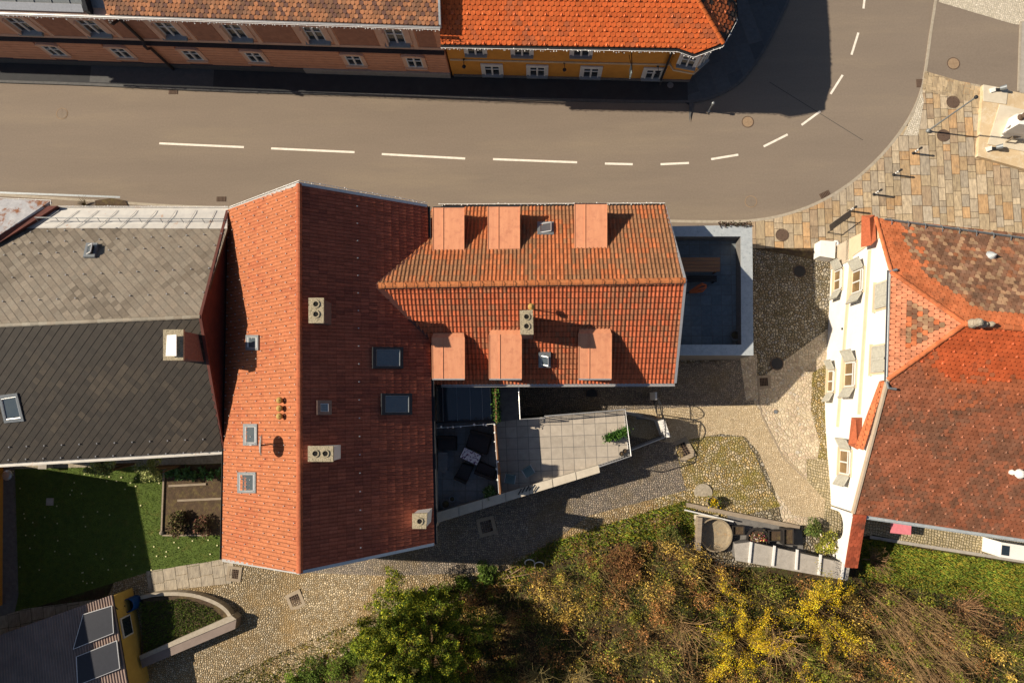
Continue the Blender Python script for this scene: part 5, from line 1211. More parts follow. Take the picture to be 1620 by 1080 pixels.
def scatter(px, n, world=None):
    poly = world or [tuple(UG(*p)[:2]) for p in px]; xs = [p[0] for p in poly]; ys = [p[1] for p in poly]
    x = rng.uniform(min(xs), max(xs), int(n*2.5)); y = rng.uniform(min(ys), max(ys), int(n*2.5)); k = inpoly(x, y, poly); x, y = x[k][:n], y[k][:n]
    return np.stack([x, y, ghv(x, y)], 1)
def nz(P, s, o=0.): return np.array([noise.noise(Vector((p[0]*s+o, p[1]*s, o))) for p in P])
# grass
def grass(name, px, n, cols, hmin, hmax, wd=.02, kind='stuff', daisies=0):
    P = scatter(px, n); k = nz(P, .8, 3); T = pal(cols, len(P), .3)*(1+.5*k[:, None]); V, T = blades(P, rng.uniform(hmin, hmax, len(P)), np.clip(T, .01, 1), .9, wd)
    if daisies:
        Q = scatter(px, daisies); Q[:, 2] += hmax; s = .035; V2 = np.stack([Q+np.array([-s, -s, 0]), Q+np.array([s, -s, 0]), Q+np.array([s, s, 0]), Q+np.array([-s, s, 0])], 1).reshape(-1, 3)
        V = np.concatenate([V, V2]); T = np.concatenate([T, np.tile(np.array([[.7, .66, .4]]), (len(V2), 1))])
    return tag(quads_mesh(name, V, len(V)//4, T, 'grass_blade'), kind='stuff')
tag(grass('lawn_grass', [(-20,738),(262,738),(258,848),(354,850),(356,886),(232,902),(40,962),(30,962),(22,738)], 52000, [(.13, .20, .03), (.09, .15, .02), (.19, .24, .04), (.16, .21, .04)], .03, .09, .014, daisies=60), 'short green lawn grass with a few daisies in the garden', 'grass')
tag(grass('bank_grass', [(1352,852),(1382,853),(1460,868),(1620,893),(1700,905),(1700,990),(1620,975),(1500,940),(1420,925),(1370,915)], 24000, [(.15, .24, .03), (.22, .28, .04), (.11, .17, .025)]+OLV[:2], .06, .22, .022), 'rough green grass below the white house', 'grass')
tag(grass('verge_grass', [(640,948),(800,900),(870,858),(960,828),(1080,792),(1098,800),(1098,850),(1050,850),(960,860),(880,885),(800,925),(700,950)], 16000, [(.17, .26, .03), (.24, .30, .04), (.12, .18, .025)]+OLV[:2], .08, .30, .024), 'rough green grass along the edge of the sett-paved yard', 'grass')
tag(grass('verge_grass', [(330,1084),(480,1016),(600,965),(640,950),(660,975),(520,1040),(440,1100),(330,1100)], 9000, GRN+OLV, .06, .2, .022), 'rough green grass at the bottom edge beside the yard', 'grass')
# undergrowth on the bank: leaf litter, dry stalks, ivy
hp = [(600,975),(700,940),(800,908),(870,868),(960,840),(1070,808),(1092,875),(1170,895),(1335,925),(1350,900),(1400,900),(1500,920),(1620,950),(1760,975),(1760,1180),(300,1180),(440,1090)]
P = scatter(hp, 80000); k = nz(P, .35, 7)+.35*nz(P, 1.6, 2); g = nz(P, .5, 21)+.3*nz(P, 2.1, 5)
T = pal(BRN, len(P), .35); gi = g > .02; T[gi] = pal(GRN+OLV, gi.sum(), .3); yi = (~gi) & (k > .14); T[yi] = pal(OLV+[(.42, .30, .09)], yi.sum(), .3); lump = np.maximum(0, nz(P, .9, 31)+.5*nz(P, 2.3, 13)); T *= .62; P[:, 2] += rng.uniform(0, .16, len(P))+lump*rng.uniform(.3, 1.25, len(P))
tag(leaf_mesh('undergrowth', P, rng.uniform(.035, .085, len(P)), T, 'leaf', up=.5), 'brown and olive leaf litter and ground cover on the bank', 'undergrowth', kind='stuff')
P = scatter(hp, 16000); k = nz(P, .45, 11); P = P[k > -.08]; V, T = blades(P, rng.uniform(.12, .42, len(P)), pal([(.36, .25, .12), (.28, .18, .08), (.2, .12, .055), (.42, .32, .16)], len(P), .3), 1.1, .005)
tag(quads_mesh('dry_grass', V, len(V)//4, T, 'grass_blade'), 'dry straw-coloured stalks among the leaf litter on the bank', 'dry grass', kind='stuff')
# taller brush: one tangled mass
hb2 = [(735,950),(830,905),(900,880),(1000,850),(1080,850),(1165,905),(1340,935),(1420,940),(1620,990),(1760,1020),(1760,1180),(560,1180),(700,1100)]
Cc = scatter(hb2, 360); kk = nz(Cc, .33, 41)+.25*rng.normal(size=len(Cc)); nL = 62000; i = rng.integers(0, len(Cc), nL)
kk[Cc[:, 0] > 14.5] -= .22; kk[Cc[:, 1] > -10.5] += .06; hc_ = rng.uniform(.4, 1.9, len(Cc)); rc_ = rng.uniform(.25, .65, len(Cc)); d = rng.normal(size=(nL, 3)); d /= np.linalg.norm(d, axis=1)[:, None]; q = rng.uniform(0, 1, nL)**.45
P = Cc[i]+d*(rc_[i]*q)[:, None]*np.array([1, 1, .35]); P[:, 2] = Cc[i, 2]+np.abs(d[:, 2])*q*hc_[i]+.05
GOLD = [(.62, .42, .08), (.50, .32, .07), (.70, .50, .12), (.38, .25, .06)]; RUS = [(.42, .18, .055), (.32, .13, .05), (.50, .26, .09)]; GR2 = [(.19, .24, .03), (.27, .29, .04), (.13, .18, .022), (.30, .26, .05)]
T = np.where((kk[i] > .2)[:, None], pal(GOLD, nL, .3), np.where((kk[i] > -.04)[:, None], pal(RUS+BRN[:2], nL, .3), pal(GR2+OLV[:1], nL, .3)))*rng.uniform(.7, 1.3, len(Cc))[i][:, None]
tag(leaf_mesh('brush', P, rng.uniform(.03, .075, nL), np.clip(T, .004, .9), 'leaf', up=1.1, long=1.9), 'tangled golden and russet brush covering the bank', 'brush', kind='stuff')
n2_ = 9000; i = rng.integers(0, len(Cc), n2_); Pb = Cc[i].copy(); Pb[:, :2] += rng.normal(0, .25, (n2_, 2)); V, T = blades(Pb, hc_[i]*rng.uniform(.5, 1.15, n2_), pal([(.42, .30, .14), (.30, .20, .09), (.22, .15, .07), (.5, .36, .15)], n2_, .3), .9, .006)
tag(quads_mesh('dry_grass', V, len(V)//4, T, 'grass_blade'), 'thin dry stems standing up out of the brush', 'dry grass', kind='stuff')
# moss / weeds at edges of the setts
P = scatter([(480,985),(640,925),(760,905),(870,845),(1000,805),(1090,780),(1094,800),(960,840),(870,872),(800,908),(640,955),(500,1010)], 7000); T = pal([(.30, .17, .05), (.22, .13, .04), (.15, .14, .03), (.36, .22, .07)], len(P), .3); P[:, 2] += .02
tag(leaf_mesh('fallen_leaves', P, rng.uniform(.03, .07, len(P)), T, 'leaf', up=.2), 'rusty fallen leaves along the edge of the setts', 'leaves', kind='stuff')

# conifer at the bottom
def conifer(px, rad, hgt, label):
    p = UG(*px); r = thing('conifer_tree', p, label, 'tree'); m = MB(); m.ct = (.14, .09, .05)
    for i in range(5):
        t = 1.26*i; b = p+Vector((math.cos(t)*.3, math.sin(t)*.3, -.1)); m.tube([b, b+Vector((math.cos(t)*rad*.2, math.sin(t)*rad*.2, hgt*.5)), b+Vector((math.cos(t)*rad*.3, math.sin(t)*rad*.3, hgt*.85))], .14, 6, r2=.03)
    m.build('trunk', 'twig', r)
    NP = 260; pl = []; 
    for i in range(NP):                        # plumes pointing up and out from a lobed crown
        a = rng.uniform(0, 2*math.pi); q = rng.uniform(0, 1)**.6; R_ = rad*(1+.18*math.sin(3*a+1)+.12*math.sin(7*a)); rr = R_*q; z = hgt*(1-.75*q**2.2)*rng.uniform(.75, 1.0); pl.append((p.x+math.cos(a)*rr, p.y+math.sin(a)*rr, p.z+z, math.cos(a)*q, math.sin(a)*q, rng.uniform(.5, 1.05)))
    pl = np.array(pl); n = 95000; i = rng.integers(0, NP, n); t = rng.uniform(0, 1, n); L = 1.5*pl[i, 5]
    base = pl[i, :3]-np.stack([pl[i, 3]*.5, pl[i, 4]*.5, np.ones(n)*.8], 1)*L[:, None]; ax_ = np.stack([pl[i, 3]*.7, pl[i, 4]*.7, np.ones(n)*.75], 1)*L[:, None]
    wv = (.42*(1-t)**.7*t**.25+.06)*pl[i, 5]; dd = rng.normal(size=(n, 3)); dd /= np.linalg.norm(dd, axis=1)[:, None]
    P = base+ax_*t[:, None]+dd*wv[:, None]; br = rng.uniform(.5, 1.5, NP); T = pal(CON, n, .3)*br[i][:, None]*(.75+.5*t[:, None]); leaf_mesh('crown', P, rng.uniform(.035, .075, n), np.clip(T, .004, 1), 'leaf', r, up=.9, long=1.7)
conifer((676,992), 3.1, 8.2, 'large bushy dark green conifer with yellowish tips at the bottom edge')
shrub((590,1010), 1.1, 1.6, CON[:3], 'low conifer shrub on the left flank of the large conifer', n=4200, leaf=.06, lobes=9)
shrub((500,1062), 1.0, .8, GRN, 'low dark green shrub at the bottom edge left of the conifer', n=2500, leaf=.06, lobes=9)
for q_, (x_, y_, r_) in enumerate(((560,1030,.7), (540,1052,.8), (615,985,.7), (640,962,.6), (470,1072,.7), (700,935,.7), (735,918,.55))):
    shrub((x_, y_), r_, .6+.4*(q_ % 3), [(.12, .19, .02), (.17, .23, .03), (.08, .13, .015)], ['round green shrub left of the conifer, nearer the yard', 'round green shrub left of the conifer, nearer the bottom edge', 'small green shrub touching the top left of the conifer', 'small green shrub at the yard edge above the conifer', 'lone green shrub farthest left on the bottom edge', 'green shrub at the yard edge right of the conifer top', 'small green shrub at the corner of the yard shadow'][q_], n=1500, leaf=.055, lobes=8, group='green shrubs fringing the yard')
shrub((655,948), 1.2, 1.3, GRN+CON, 'dark green shrub at the yard edge above the conifer', n=3800, leaf=.06, lobes=9)
shrub((770,905), .7, .5, [(.12, .19, .03), (.08, .14, .02)], 'small bright green plant at the corner of the shaded yard', n=1300, leaf=.07)
# forsythias
def forsy(px, rad, hgt, label, n):
    p = UG(*px); r = thing('forsythia_bush', p, label, 'forsythia', 'yellow flowering forsythias'); m = MB(); PP = []; TT = []
    ns = int(26*rad)+8
    for i in range(ns):
        a = random.uniform(0, 6.283); l = rad*random.uniform(.35, 1.3); h = hgt*random.uniform(.5, 1.15); k = random.uniform(.8, 1.2); m.ct = (.26*k, .18*k, .09*k)
        b = p+Vector((math.cos(a)*rad*.15, math.sin(a)*rad*.15, -.05)); w1 = Vector((random.uniform(-.25, .25), random.uniform(-.25, .25), 0)); pts = [b, b+Vector((math.cos(a)*l*.3, math.sin(a)*l*.3, h*.6)), b+Vector((math.cos(a)*l*.7, math.sin(a)*l*.7, h))+w1, b+Vector((math.cos(a)*l*1.1, math.sin(a)*l*1.1, h*.85))+w1]
        m.tube(pts, .014, 4, r2=.005, cap=False); q = int(n/ns*random.uniform(.3, 1.6)); t = rng.uniform(.35, 1, q)*3; j = np.minimum(2, t.astype(int)); A = np.array([tuple(v) for v in pts])
        P = A[j]+(A[j+1]-A[j])*(t-j)[:, None]+rng.normal(0, .045+.03*rad, (q, 3)); PP.append(P); TT.append(pal(YEL if random.random() < .8 else OLV, q, .3)*random.uniform(.7, 1.15))
    m.build('branches', 'twig', r); P = np.concatenate(PP); leaf_mesh('flowers', P, rng.uniform(.03, .06, len(P)), np.clip(np.concatenate(TT), 0, .9), 'leaf', r, up=.7, long=1.3)
    return r
def forsy_old(px, rad, hgt, label, n):
    shrub(px, rad, hgt, YEL+[(.30, .24, .04)], label, 'forsythia', 'forsythia_bush', n=n, leaf=.055, lobes=12, stems=14, group='yellow flowering forsythias', var=.25, squash=1.0)
forsy((1284,955), 1.55, 2.2, 'bright yellow forsythia below the grey ribbed lean-to', 9000)
forsy((1158,1005), 1.7, 2.3, 'yellow forsythia at the bottom edge, largest of the yellow bushes', 9500)
forsy((1140,935), .9, 1.5, 'pale sparse yellow forsythia just below the round basin', 1100)
forsy((1262,1072), .7, .8, 'small yellow forsythia low at the bottom edge between two bigger ones', 900)
G3 = 'bare twiggy shrubs on the bank'
for px, rad, h, col, lab, n in (
    ((850,1065),1.3,2.6,(.40,.34,.15),'tall fan-shaped bare shrub in the shade of the conifer, left one',34),
    ((912,1062),1.1,2.4,(.36,.30,.14),'tall fan-shaped bare shrub in the shade of the conifer, right one',28),
    ((1212,1000),1.3,3.0,(.55,.38,.2),'pale branched bare shrub between the yellow forsythias',26),
    ((1078,985),1.4,2.6,(.42,.28,.14),'spreading bare shrub at the edge of the conifer shadow',24),
    ((1012,1010),.8,1.2,(.2,.13,.06),'small bare shrub beside the conifer shadow',18),
    ((1378,885),1.0,1.0,(.30,.19,.11),'tangled bare brambles at the end of the tiled garden wall',30),
    ((1520,960),1.5,1.2,(.36,.22,.12),'arching bare brambles at the lower edge of the green grass',30),
    ((1330,1060),1.0,1.2,(.34,.24,.12),'low bare shrub right of the small yellow bush at the bottom edge',22)):
    twig_bush(px, rad, h, col, lab, n=n, group=G3)
# dry reed-like stalks, lying over
for (px, rad, h, lab, n, ln) in (((1450,1010),1.9,1.5,'large clump of dry pinkish stalks leaning over on the right of the bank',260,(.5,-.9)), ((1400,960),1.2,1.2,'dry stalks above the large leaning clump',110,(.45,-.7)), ((848,935),.7,.7,'small clump of pale dry stalks beside the branches',40,(.5,-.3))):
    twig_bush(px, rad, h, (.40, .27, .14), lab, n=n, sub=2, name='dry_stalks', group='clumps of dry stalks', r0=.010, lean=ln, base=1.)
shrub((985,885), 1.35, 1.1, [(.26, .12, .05), (.18, .08, .035), (.32, .17, .06)], 'rounded russet brown shrub on the bank left of the basin', n=4200, leaf=.05, lobes=10)
shrub((1060,845), .7, .55, [(.07, .10, .02), (.12, .12, .03)], 'low dark tussock left of the stone basin', n=1100, leaf=.06)
# branches and white hoops on the bank
b0 = UG(800,905); r = thing('branch_pile', b0, 'cut bare branches lying on the grass at the corner of the yard', 'branches'); m = MB(); m.ct = (.3, .22, .14)
for a, b in (((795,915),(850,905)), ((800,905),(812,922)), ((790,925),(830,925)), ((805,910),(838,890)), ((798,902),(820,893))): m.tube([UG(*a, .1), UG((a[0]+b[0])/2, (a[1]+b[1])/2, .25), UG(*b, .12)], .04, 5, r2=.015)
m.build('branches', 'twig', r)
for i, px in enumerate(((838,889),(853,893))):
    p = UG(*px, .12); m = MB(); m.tube([p+Vector((math.cos(t)*.26, math.sin(t)*.2, .1+.12*math.sin(t))) for t in [math.pi*j/9-.2 for j in range(12)]], .03, 6); tag(m.build('wire_hoop', 'frame_white'), ['white wire hoop lying left among the branches', 'white wire hoop lying right beside the branches'][i], 'hoop')

# ================================================================== garden on the left
G4 = 'leafy garden bushes under the dark roof'
LG = [(.30, .34, .12), (.2, .26, .07), (.40, .42, .18)]
gl = lambda x, y, z: (lambda q: Vector((q.x, q.y, gh(q.x, q.y))))(U(x, y, z))
shrub(None, .6, 4.2, LG, 'pale green bush under the dark roof, left one of the pair', n=1500, leaf=.08, group=G4, lobes=8, loc=gl(152,742,3.6))
shrub(None, .65, 4.0, LG, 'pale green bush beside the garden bed, right one of the pair', n=1500, leaf=.08, group=G4, lobes=9, loc=gl(232,745,3.4))
for i, x in enumerate(range(273, 352, 13)): shrub((x, 746+(i % 2)*4), .28, .4, [(.08, .17, .05), (.12, .24, .09)], 'green leek-like plant in the row along the top of the garden bed', 'plant', 'leek_plant', n=90, leaf=.14, group='row of leek-like plants', stems=3, lobes=3)
shrub((288,825), .75, .8, [(.10, .07, .04), (.14, .10, .05), (.09, .10, .03)], 'brown dry shrub on the left in the garden bed', n=1500, leaf=.09)
shrub((325,830), .6, .9, [(.16, .07, .05), (.11, .06, .04), (.1, .1, .04)], 'reddish shrub on the right in the garden bed', n=1100, leaf=.08)
def beam(name, a, b, w, z, mat, label, cat, terrain=True):
    a, b = UG(*a), UG(*b); d = Vector((b.x-a.x, b.y-a.y, 0)).normalized(); n = Vector((-d.y, d.x, 0))*w/2; m = MB(); m.prism([p+Z*z for p in (a-n, b-n, b+n, a+n)], [p-Z*.05 for p in (a-n, b-n, b+n, a+n)]); return tag(m.build(name, mat), label, cat)
beam('bed_board', (261,738),(257,842), .09, .14, 'wood_grey', 'long pale board edging the left side of the garden bed', 'board'); beam('bed_board', (268,768),(327,765), .12, .12, 'wood_grey', 'short board across the upper garden bed', 'board'); beam('bed_board', (282,791),(352,788), .12, .12, 'wood_grey', 'longer board across the middle of the garden bed', 'board')
beam('bed_board', (258,846),(330,846), .08, .1, 'wood_grey', 'thin board at the lower end of the garden bed', 'board')
m = MB(); p = UG(257,842); m.lathe((p.x, p.y, p.z), [(.1, 0), (.14, .08), (.1, .18), (.03, .22)], 9); tag(m.build('edging_stone', 'stone_rough'), 'small white stone at the corner of the garden bed', 'stone')
m = MB(); p = UG(80,793); m.box((p.x, p.y, p.z+.05), (.42, .42, .06)); tag(m.build('stepping_slab', 'concrete'), 'square pale slab lying in the shaded lawn', 'slab')
m = MB(); p = UG(21,750); m.lathe((p.x, p.y, p.z+.4), [(.22, 0), (.3, .04), (.3, .1), (.2, .16), (.02, .18)], 14); m.lathe((p.x, p.y, p.z), [(.08, 0), (.06, .42)], 8); tag(m.build('bird_bath', 'metal_light'), 'round pale bird bath in the shaded lawn corner', 'bird bath')
m = MB(); p = UG(80,735); m.box((p.x, p.y, .35), (.42, .3, .6)); m.box((p.x, p.y, .67), (.5, .36, .04)); tag(m.build('meter_box', 'concrete'), 'small pale meter box under the dark roof eaves', 'box')
# neighbour house at the far left
nh = thing('neighbour_house', (-31, -12, 0), 'yellow house wall just showing at the far left edge', 'house')
cs = [UG(207,768)-Vector((1.29*6.5, -.185*6.5, 0)), UG(236,916)-Vector((1.29*6.5, -.185*6.5, 0))]; cs[1] = cs[0]+(cs[1]-cs[0])*2.6; w0, w1 = UG(8,740), UG(8,945)
m = MB(); m.ext([(w0.x-.1, w0.y+.3), (w0.x-8, w0.y+.3), (w1.x-8, w1.y-.4), (w1.x-.1, w1.y-.4)], -.1, 5.9); m.build('wall', 'plaster_yellow', nh)
m = MB(); q = [Vector((cs[0].x, cs[0].y, 6.5)), Vector((cs[0].x-18, cs[0].y+1.8, 6.5)), Vector((cs[1].x-18, cs[1].y, 6.5)), Vector((cs[1].x, cs[1].y, 6.5))]; m.prism([p+Z*.25 for p in q], q); m.build('roof', 'metal_dark', nh)
# shed with solar panels, bottom left
sh = thing('garden_shed', UG(120,1040), 'ochre shed with a dark corrugated roof, cut off by the bottom left corner', 'shed'); hz = 2.1
SR = [U(178,940,hz), U(206,1100,hz), U(-60,1190,hz+.3), U(-60,1025,hz+.3)]
m = MB(); a, b, c, d_ = SR; nc = 58
for i in range(nc):
    for k, (h0, h1) in enumerate(((0, .045), (.045, .045), (.045, 0), (0, 0))):
        t0, t1 = (i+k/4)/nc, (i+(k+1)/4)/nc; p0, p1, q1, q0 = a+(d_-a)*t0+Z*h0, a+(d_-a)*t1+Z*h1, b+(c-b)*t1+Z*h1, b+(c-b)*t0+Z*h0; m.add([p0, p1, q1, q0], [(0, 1, 2, 3)])
m.build('roof', M('shed_roof', (.32, .23, .19), (.2, .15, .13), 1.2, .7, spots=((.24, .17, .13), 1.3, .55, .75)), sh)
m = MB(); m.prism([p-Z*.01 for p in SR], [p-Z*.09 for p in SR]); m.build('roof_deck', 'metal_dark', sh)
ins = [SR[0]+Vector((-.12, -.15, 0)), SR[1]+Vector((-.12, 0, 0)), SR[2], SR[3]+Vector((0, -.15, 0))]; m = MB(); m.ext([(p.x, p.y) for p in ins][::-1], -.1, hz-.1); m.build('wall', M('plaster_shed', (.60, .40, .10), (.5, .32, .08), 2, .9), sh)
sw = Wall(ins[0], ins[1]); 
m = MB(); e1, e2 = ins[0], ins[1]; d = (e2-e1); d.z = 0; L_ = d.length; d.normalize(); n = Vector((-d.y, d.x, 0)); m.frame(Vector((e1.x, e1.y, 0)), d, n, Z); m.bx(1.3, 2.4, -.02, .06, .75, 1.65); m.frame(); o = m.build('window', 'frame_white', sh); m = MB(); m.frame(Vector((e1.x, e1.y, 0)), d, n, Z); m.bx(1.38, 2.32, .05, .075, .83, 1.57); m.frame(); m.build('pane', 'glass', o)
for i, Q in enumerate((((131,971),(177,957),(180,1001),(115,1027)), ((120,1038),(185,1012),(190,1057),(122,1084)))):
    C = [U(x, y, hz+.22) for x, y in Q]; c = sum(C, Vector())/4; r = thing('solar_panel', c, ['dark solar panel on the shed roof, nearer the lawn', 'dark solar panel on the shed roof, nearer the bottom edge'][i], 'solar panel', 'solar panels on the shed roof')
    m = MB(); m.slab(C, .05); m.build('panel_frame', 'metal_light', r); s = [p+(c-p)*.045+Z*.006 for p in C]; m = MB(); m.slab(s, .02); m.build('panel_glass', 'solar', r)
p = UG(217,950); r = thing('rain_barrel', p, 'open blue plastic rain barrel at the shed corner', 'barrel'); m = MB(); m.lathe(p, [(.33, 0), (.38, .25), (.39, .5), (.38, .95), (.35, .97), (.34, .9), (.33, .3), (.01, .28)], 20, cap=False); m.build('barrel', 'plastic_blue', r)
m = MB(); m.lathe((p.x, p.y, p.z+.5), [(.335, 0), (.01, .002)], 16, cap=False); m.build('water', 'glass', r)
m = MB(); m.tube([U(180,958,2.0), U(186,964,1.6), p+Vector((-.3, 0, 1.05)), p+Vector((-.1, 0, 1.0))], .05, 8); tag(m.build('downspout', 'metal_dark'), 'dark downspout running from the shed gutter into the blue barrel', 'downspout')
# curved raised planter
pa = thing('raised_planter', UG(300,985), 'raised planting bed with a curved stone kerb and a straight brown coping', 'planter')
arc = smooth_line([tuple(U(*p, .55)[:2]) for p in ((222,942),(250,936),(300,936),(338,948),(360,962),(372,984))], 2); inner = offset_line(arc, -.2)
m = MB()
for i in range(len(arc)-1): m.ext([arc[i], arc[i+1], inner[i+1], inner[i]][::-1], -.1, .55)
m.build('kerb_wall', 'kerb_stone', pa)
q = [U(374,979,.75), U(372,994,.75), U(225,1056,.75), U(222,1043,.75)]; m = MB(); m.prism(q, [Vector((p.x, p.y, -.1)) for p in q]); m.build('coping_wall', 'plaster_brown2' if 'plaster_brown2' in MATS else M('plaster_brown2', (.24, .19, .165), (.19, .15, .13), 2, .85), pa)
q = [U(374,979,.8), U(366,973,.8), U(220,1037,.8), U(222,1043,.8)]; m = MB(); m.prism(q, [Vector((p.x, p.y, -.1)) for p in q]); m.build('coping_edge', 'kerb_stone', pa)
q = [U(x, y, .45) for x, y in ((225,946),(300,941),(345,957),(366,978),(222,1042))]; m = MB(); m.ext([(p.x, p.y) for p in q][::-1], 0, .42); m.build('soil', 'soil', pa)
P = scatter([(228,948),(300,943),(340,957),(360,975),(235,1030)], 6000); P[:, 2] = .43; V, T = blades(P, rng.uniform(.04, .14, len(P)), pal(GRN, len(P), .3), 1., .016); tag(quads_mesh('planter_grass', V, len(V)//4, T, 'grass_blade'), 'green ground cover in the curved raised planter', 'grass', kind='stuff')
# drain grates
def grate(px, ang, s, label, fr=True):
    p = UG(*px); r = thing('drain_grate', Vector((p.x, p.y, p.z+.05)), label, 'drain', 'square drain grates in stone frames', ang); m = MB()
    n0 = (gh(p.x+.3, p.y)-gh(p.x-.3, p.y))/.6, (gh(p.x, p.y+.3)-gh(p.x, p.y-.3))/.6; r.rotation_euler = (math.atan(n0[1]), -math.atan(n0[0]), ang)
    for x0, x1, y0, y1 in ((-s, s, s*.62, s), (-s, s, -s, -s*.62), (-s, -s*.62, -s*.62, s*.62), (s*.62, s, -s*.62, s*.62)): m.bx(x0, x1, y0, y1, -.05, .012)
    local_build(m, 'stone_frame', 'stone_drain', r); m = MB(); m.bx(-s*.62, s*.62, -s*.62, s*.62, -.05, -.03); m.build_ = None
    k = MB(); 
    for i in range(6): v = -s*.6+s*1.2*i/5; k.bx(v-.018, v+.018, -s*.62, s*.62, -.03, .0); k.bx(-s*.62, s*.62, v-.014, v+.014, -.032, -.004)
    local_build(k, 'grating', 'iron_rust', r); local_build(m, 'pit', 'soot', r)
grate((371,907), -.1, .42, 'square drain grate beside the garden path'); grate((468,949), .45, .5, 'square drain grate in the sunlit setts of the yard'); grate((770,832), .25, .5, 'square drain grate in the shaded yard below the patio'); grate((1078,712), .45, .6, 'large shaded drain grate beside the iron gate'); grate((1208,604), .05, .38, 'square drain grate at the edge of the lane'); 
def manhole(px, rad, mat, label, z=0, ring='iron_rust'):
    p = UG(*px); p = Vector((p.x, p.y, p.z+z)); r = thing('manhole_cover', p, label, 'manhole cover', 'round manhole covers')
    m = MB(); m.lathe((0, 0, -.05), [(rad, 0), (rad, .06), (rad*.9, .06), (rad*.89, .05)], 28, cap=False); local_build(m, 'frame', ring, r)
    m = MB(); m.lathe((0, 0, -.0), [(rad*.86, 0), (rad*.86, .008), (.01, .01)], 28, cap=False)
    for a in (0, math.pi/2): c, s_ = math.cos(a), math.sin(a); m.box((0, 0, .012), (rad*1.5 if a == 0 else .035, .035 if a == 0 else rad*1.5, .006))
    local_build(m, 'cover', mat, r)
manhole((98,180), .37, 'asphalt', 'faint round manhole cover in the road at the far left', .004, 'iron_tan'); manhole((1183,193), .36, 'iron_tan', 'tan manhole cover in the road beside the big shadow edge', .004); manhole((1188,319), .36, 'asphalt', 'faint manhole cover near the inside kerb of the bend', .004, 'iron_tan')
manhole((1508,101), .38, 'iron_tan', 'orange-tan manhole cover in the side street', .03); manhole((1507,162), .38, 'iron_rust', 'brown manhole cover on the plaza, upper one by the thin pole', .045); manhole((1492,215), .38, 'iron_rust', 'brown manhole cover crossed by the pole shadow', .045)
manhole((1237,372), .38, 'iron_rust', 'brown manhole cover on the plaza corner above the lane', .045); manhole((1265,429), .38, 'metal_dark', 'dark manhole cover in the shaded cobbles, upper one', .01); manhole((1229,575), .38, 'metal_dark', 'dark manhole cover in the shaded cobbles, lower one', .03); manhole((936,624), .38, 'metal_dark', 'dark manhole cover in the shaded alley under the dormers', .04); manhole((1227,651), .12, 'metal_grey', 'tiny round cap in the worn setts of the lane', .045)
def gully(px, w, l, ang, label):
    p = UG(*px); r = thing('road_gully', Vector((p.x, p.y, .008)), label, 'drain', 'street gully grates', ang); m = MB(); m.bx(-l/2, l/2, -w/2, w/2, 0, .006); local_build(m, 'pit', 'soot', r); m = MB()
    for i in range(6): v = -l/2+l*(i+.5)/6; m.bx(v-.03, v+.03, -w/2, w/2, .006, .02)
    m.bx(-l/2-.03, -l/2, -w/2, w/2, 0, .02); m.bx(l/2, l/2+.03, -w/2, w/2, 0, .02); local_build(m, 'grating', 'iron_rust', r)
gully((1455,132), .5, .34, 0, 'dark street gully on the outside kerb of the bend'); gully((1305,308), .34, .55, .45, 'street gully on the kerb by the plaza'); gully((350,315), .3, .5, 0, 'street gully beside the south kerb above the big red roof'); gully((274,146), .26, .5, 0, 'street gully at the edge of the shadow, north kerb'); gully((1184,103), .3, .55, .9, 'shaded street gully at the corner pavement')
# ================================================================== street furniture on the plaza
for i, (px, lab) in enumerate((((1444,243),'striped black and white bollard, the one nearest the lamp pole'), ((1413,277),'striped black and white bollard, second from the lamp pole'), ((1382,308),'striped black and white bollard, third from the lamp pole'), ((1343,334),'striped black and white bollard at the corner of the white house'))):
    p = UG(*px); p = Vector((p.x, p.y, .04))
    if i == 0:
        r0 = thing('bollard', p, lab, 'bollard', 'striped bollards along the plaza kerb'); m = MB(); m.lathe((0, 0, 0), [(.09, 0), (.09, .04), (.055, .06), (.055, .82)], 12); local_build(m, 'post', 'metal_dark', r0)
        for z in (.3, .52): m = MB(); m.lathe((0, 0, z), [(.062, 0), (.062, .13)], 12); local_build(m, 'white_band', 'frame_white', r0)
        m = MB(); m.lathe((0, 0, .82), [(.055, 0), (.075, .05), (.05, .11), (.01, .13)], 12); local_build(m, 'knob', 'metal_dark', r0)
    else: c = copy_tree(r0); c.location = p; c['label'] = lab
p = UG(1467,208); p = Vector((p.x, p.y, .04)); r = thing('lamp_pole', p, 'tall thin grey pole on the plaza casting a long straight shadow', 'pole'); m = MB(); m.lathe((p.x, p.y, p.z), [(.12, 0), (.12, .12), (.05, .2), (.04, 4.4)], 10); m.build('pole', 'metal_grey', r)
m = MB(); m.lathe((p.x, p.y, p.z+4.38), [(.05, 0), (.1, .06), (.1, .14), (.03, .18)], 10); m.build('cap', 'metal_dark', r)
# dark tapering post at the street corner shadow
p = UG(1121,176); m = MB(); r = thing('street_bollard', p, 'small dark post at the kerb in front of the corner pavement', 'bollard'); m.lathe(p, [(.1, 0), (.1, .05), (.05, .08), (.05, 1.0), (.09, 1.03), (.09, 1.15), (.03, 1.2)], 10); m.build('post', 'metal_grey', r)
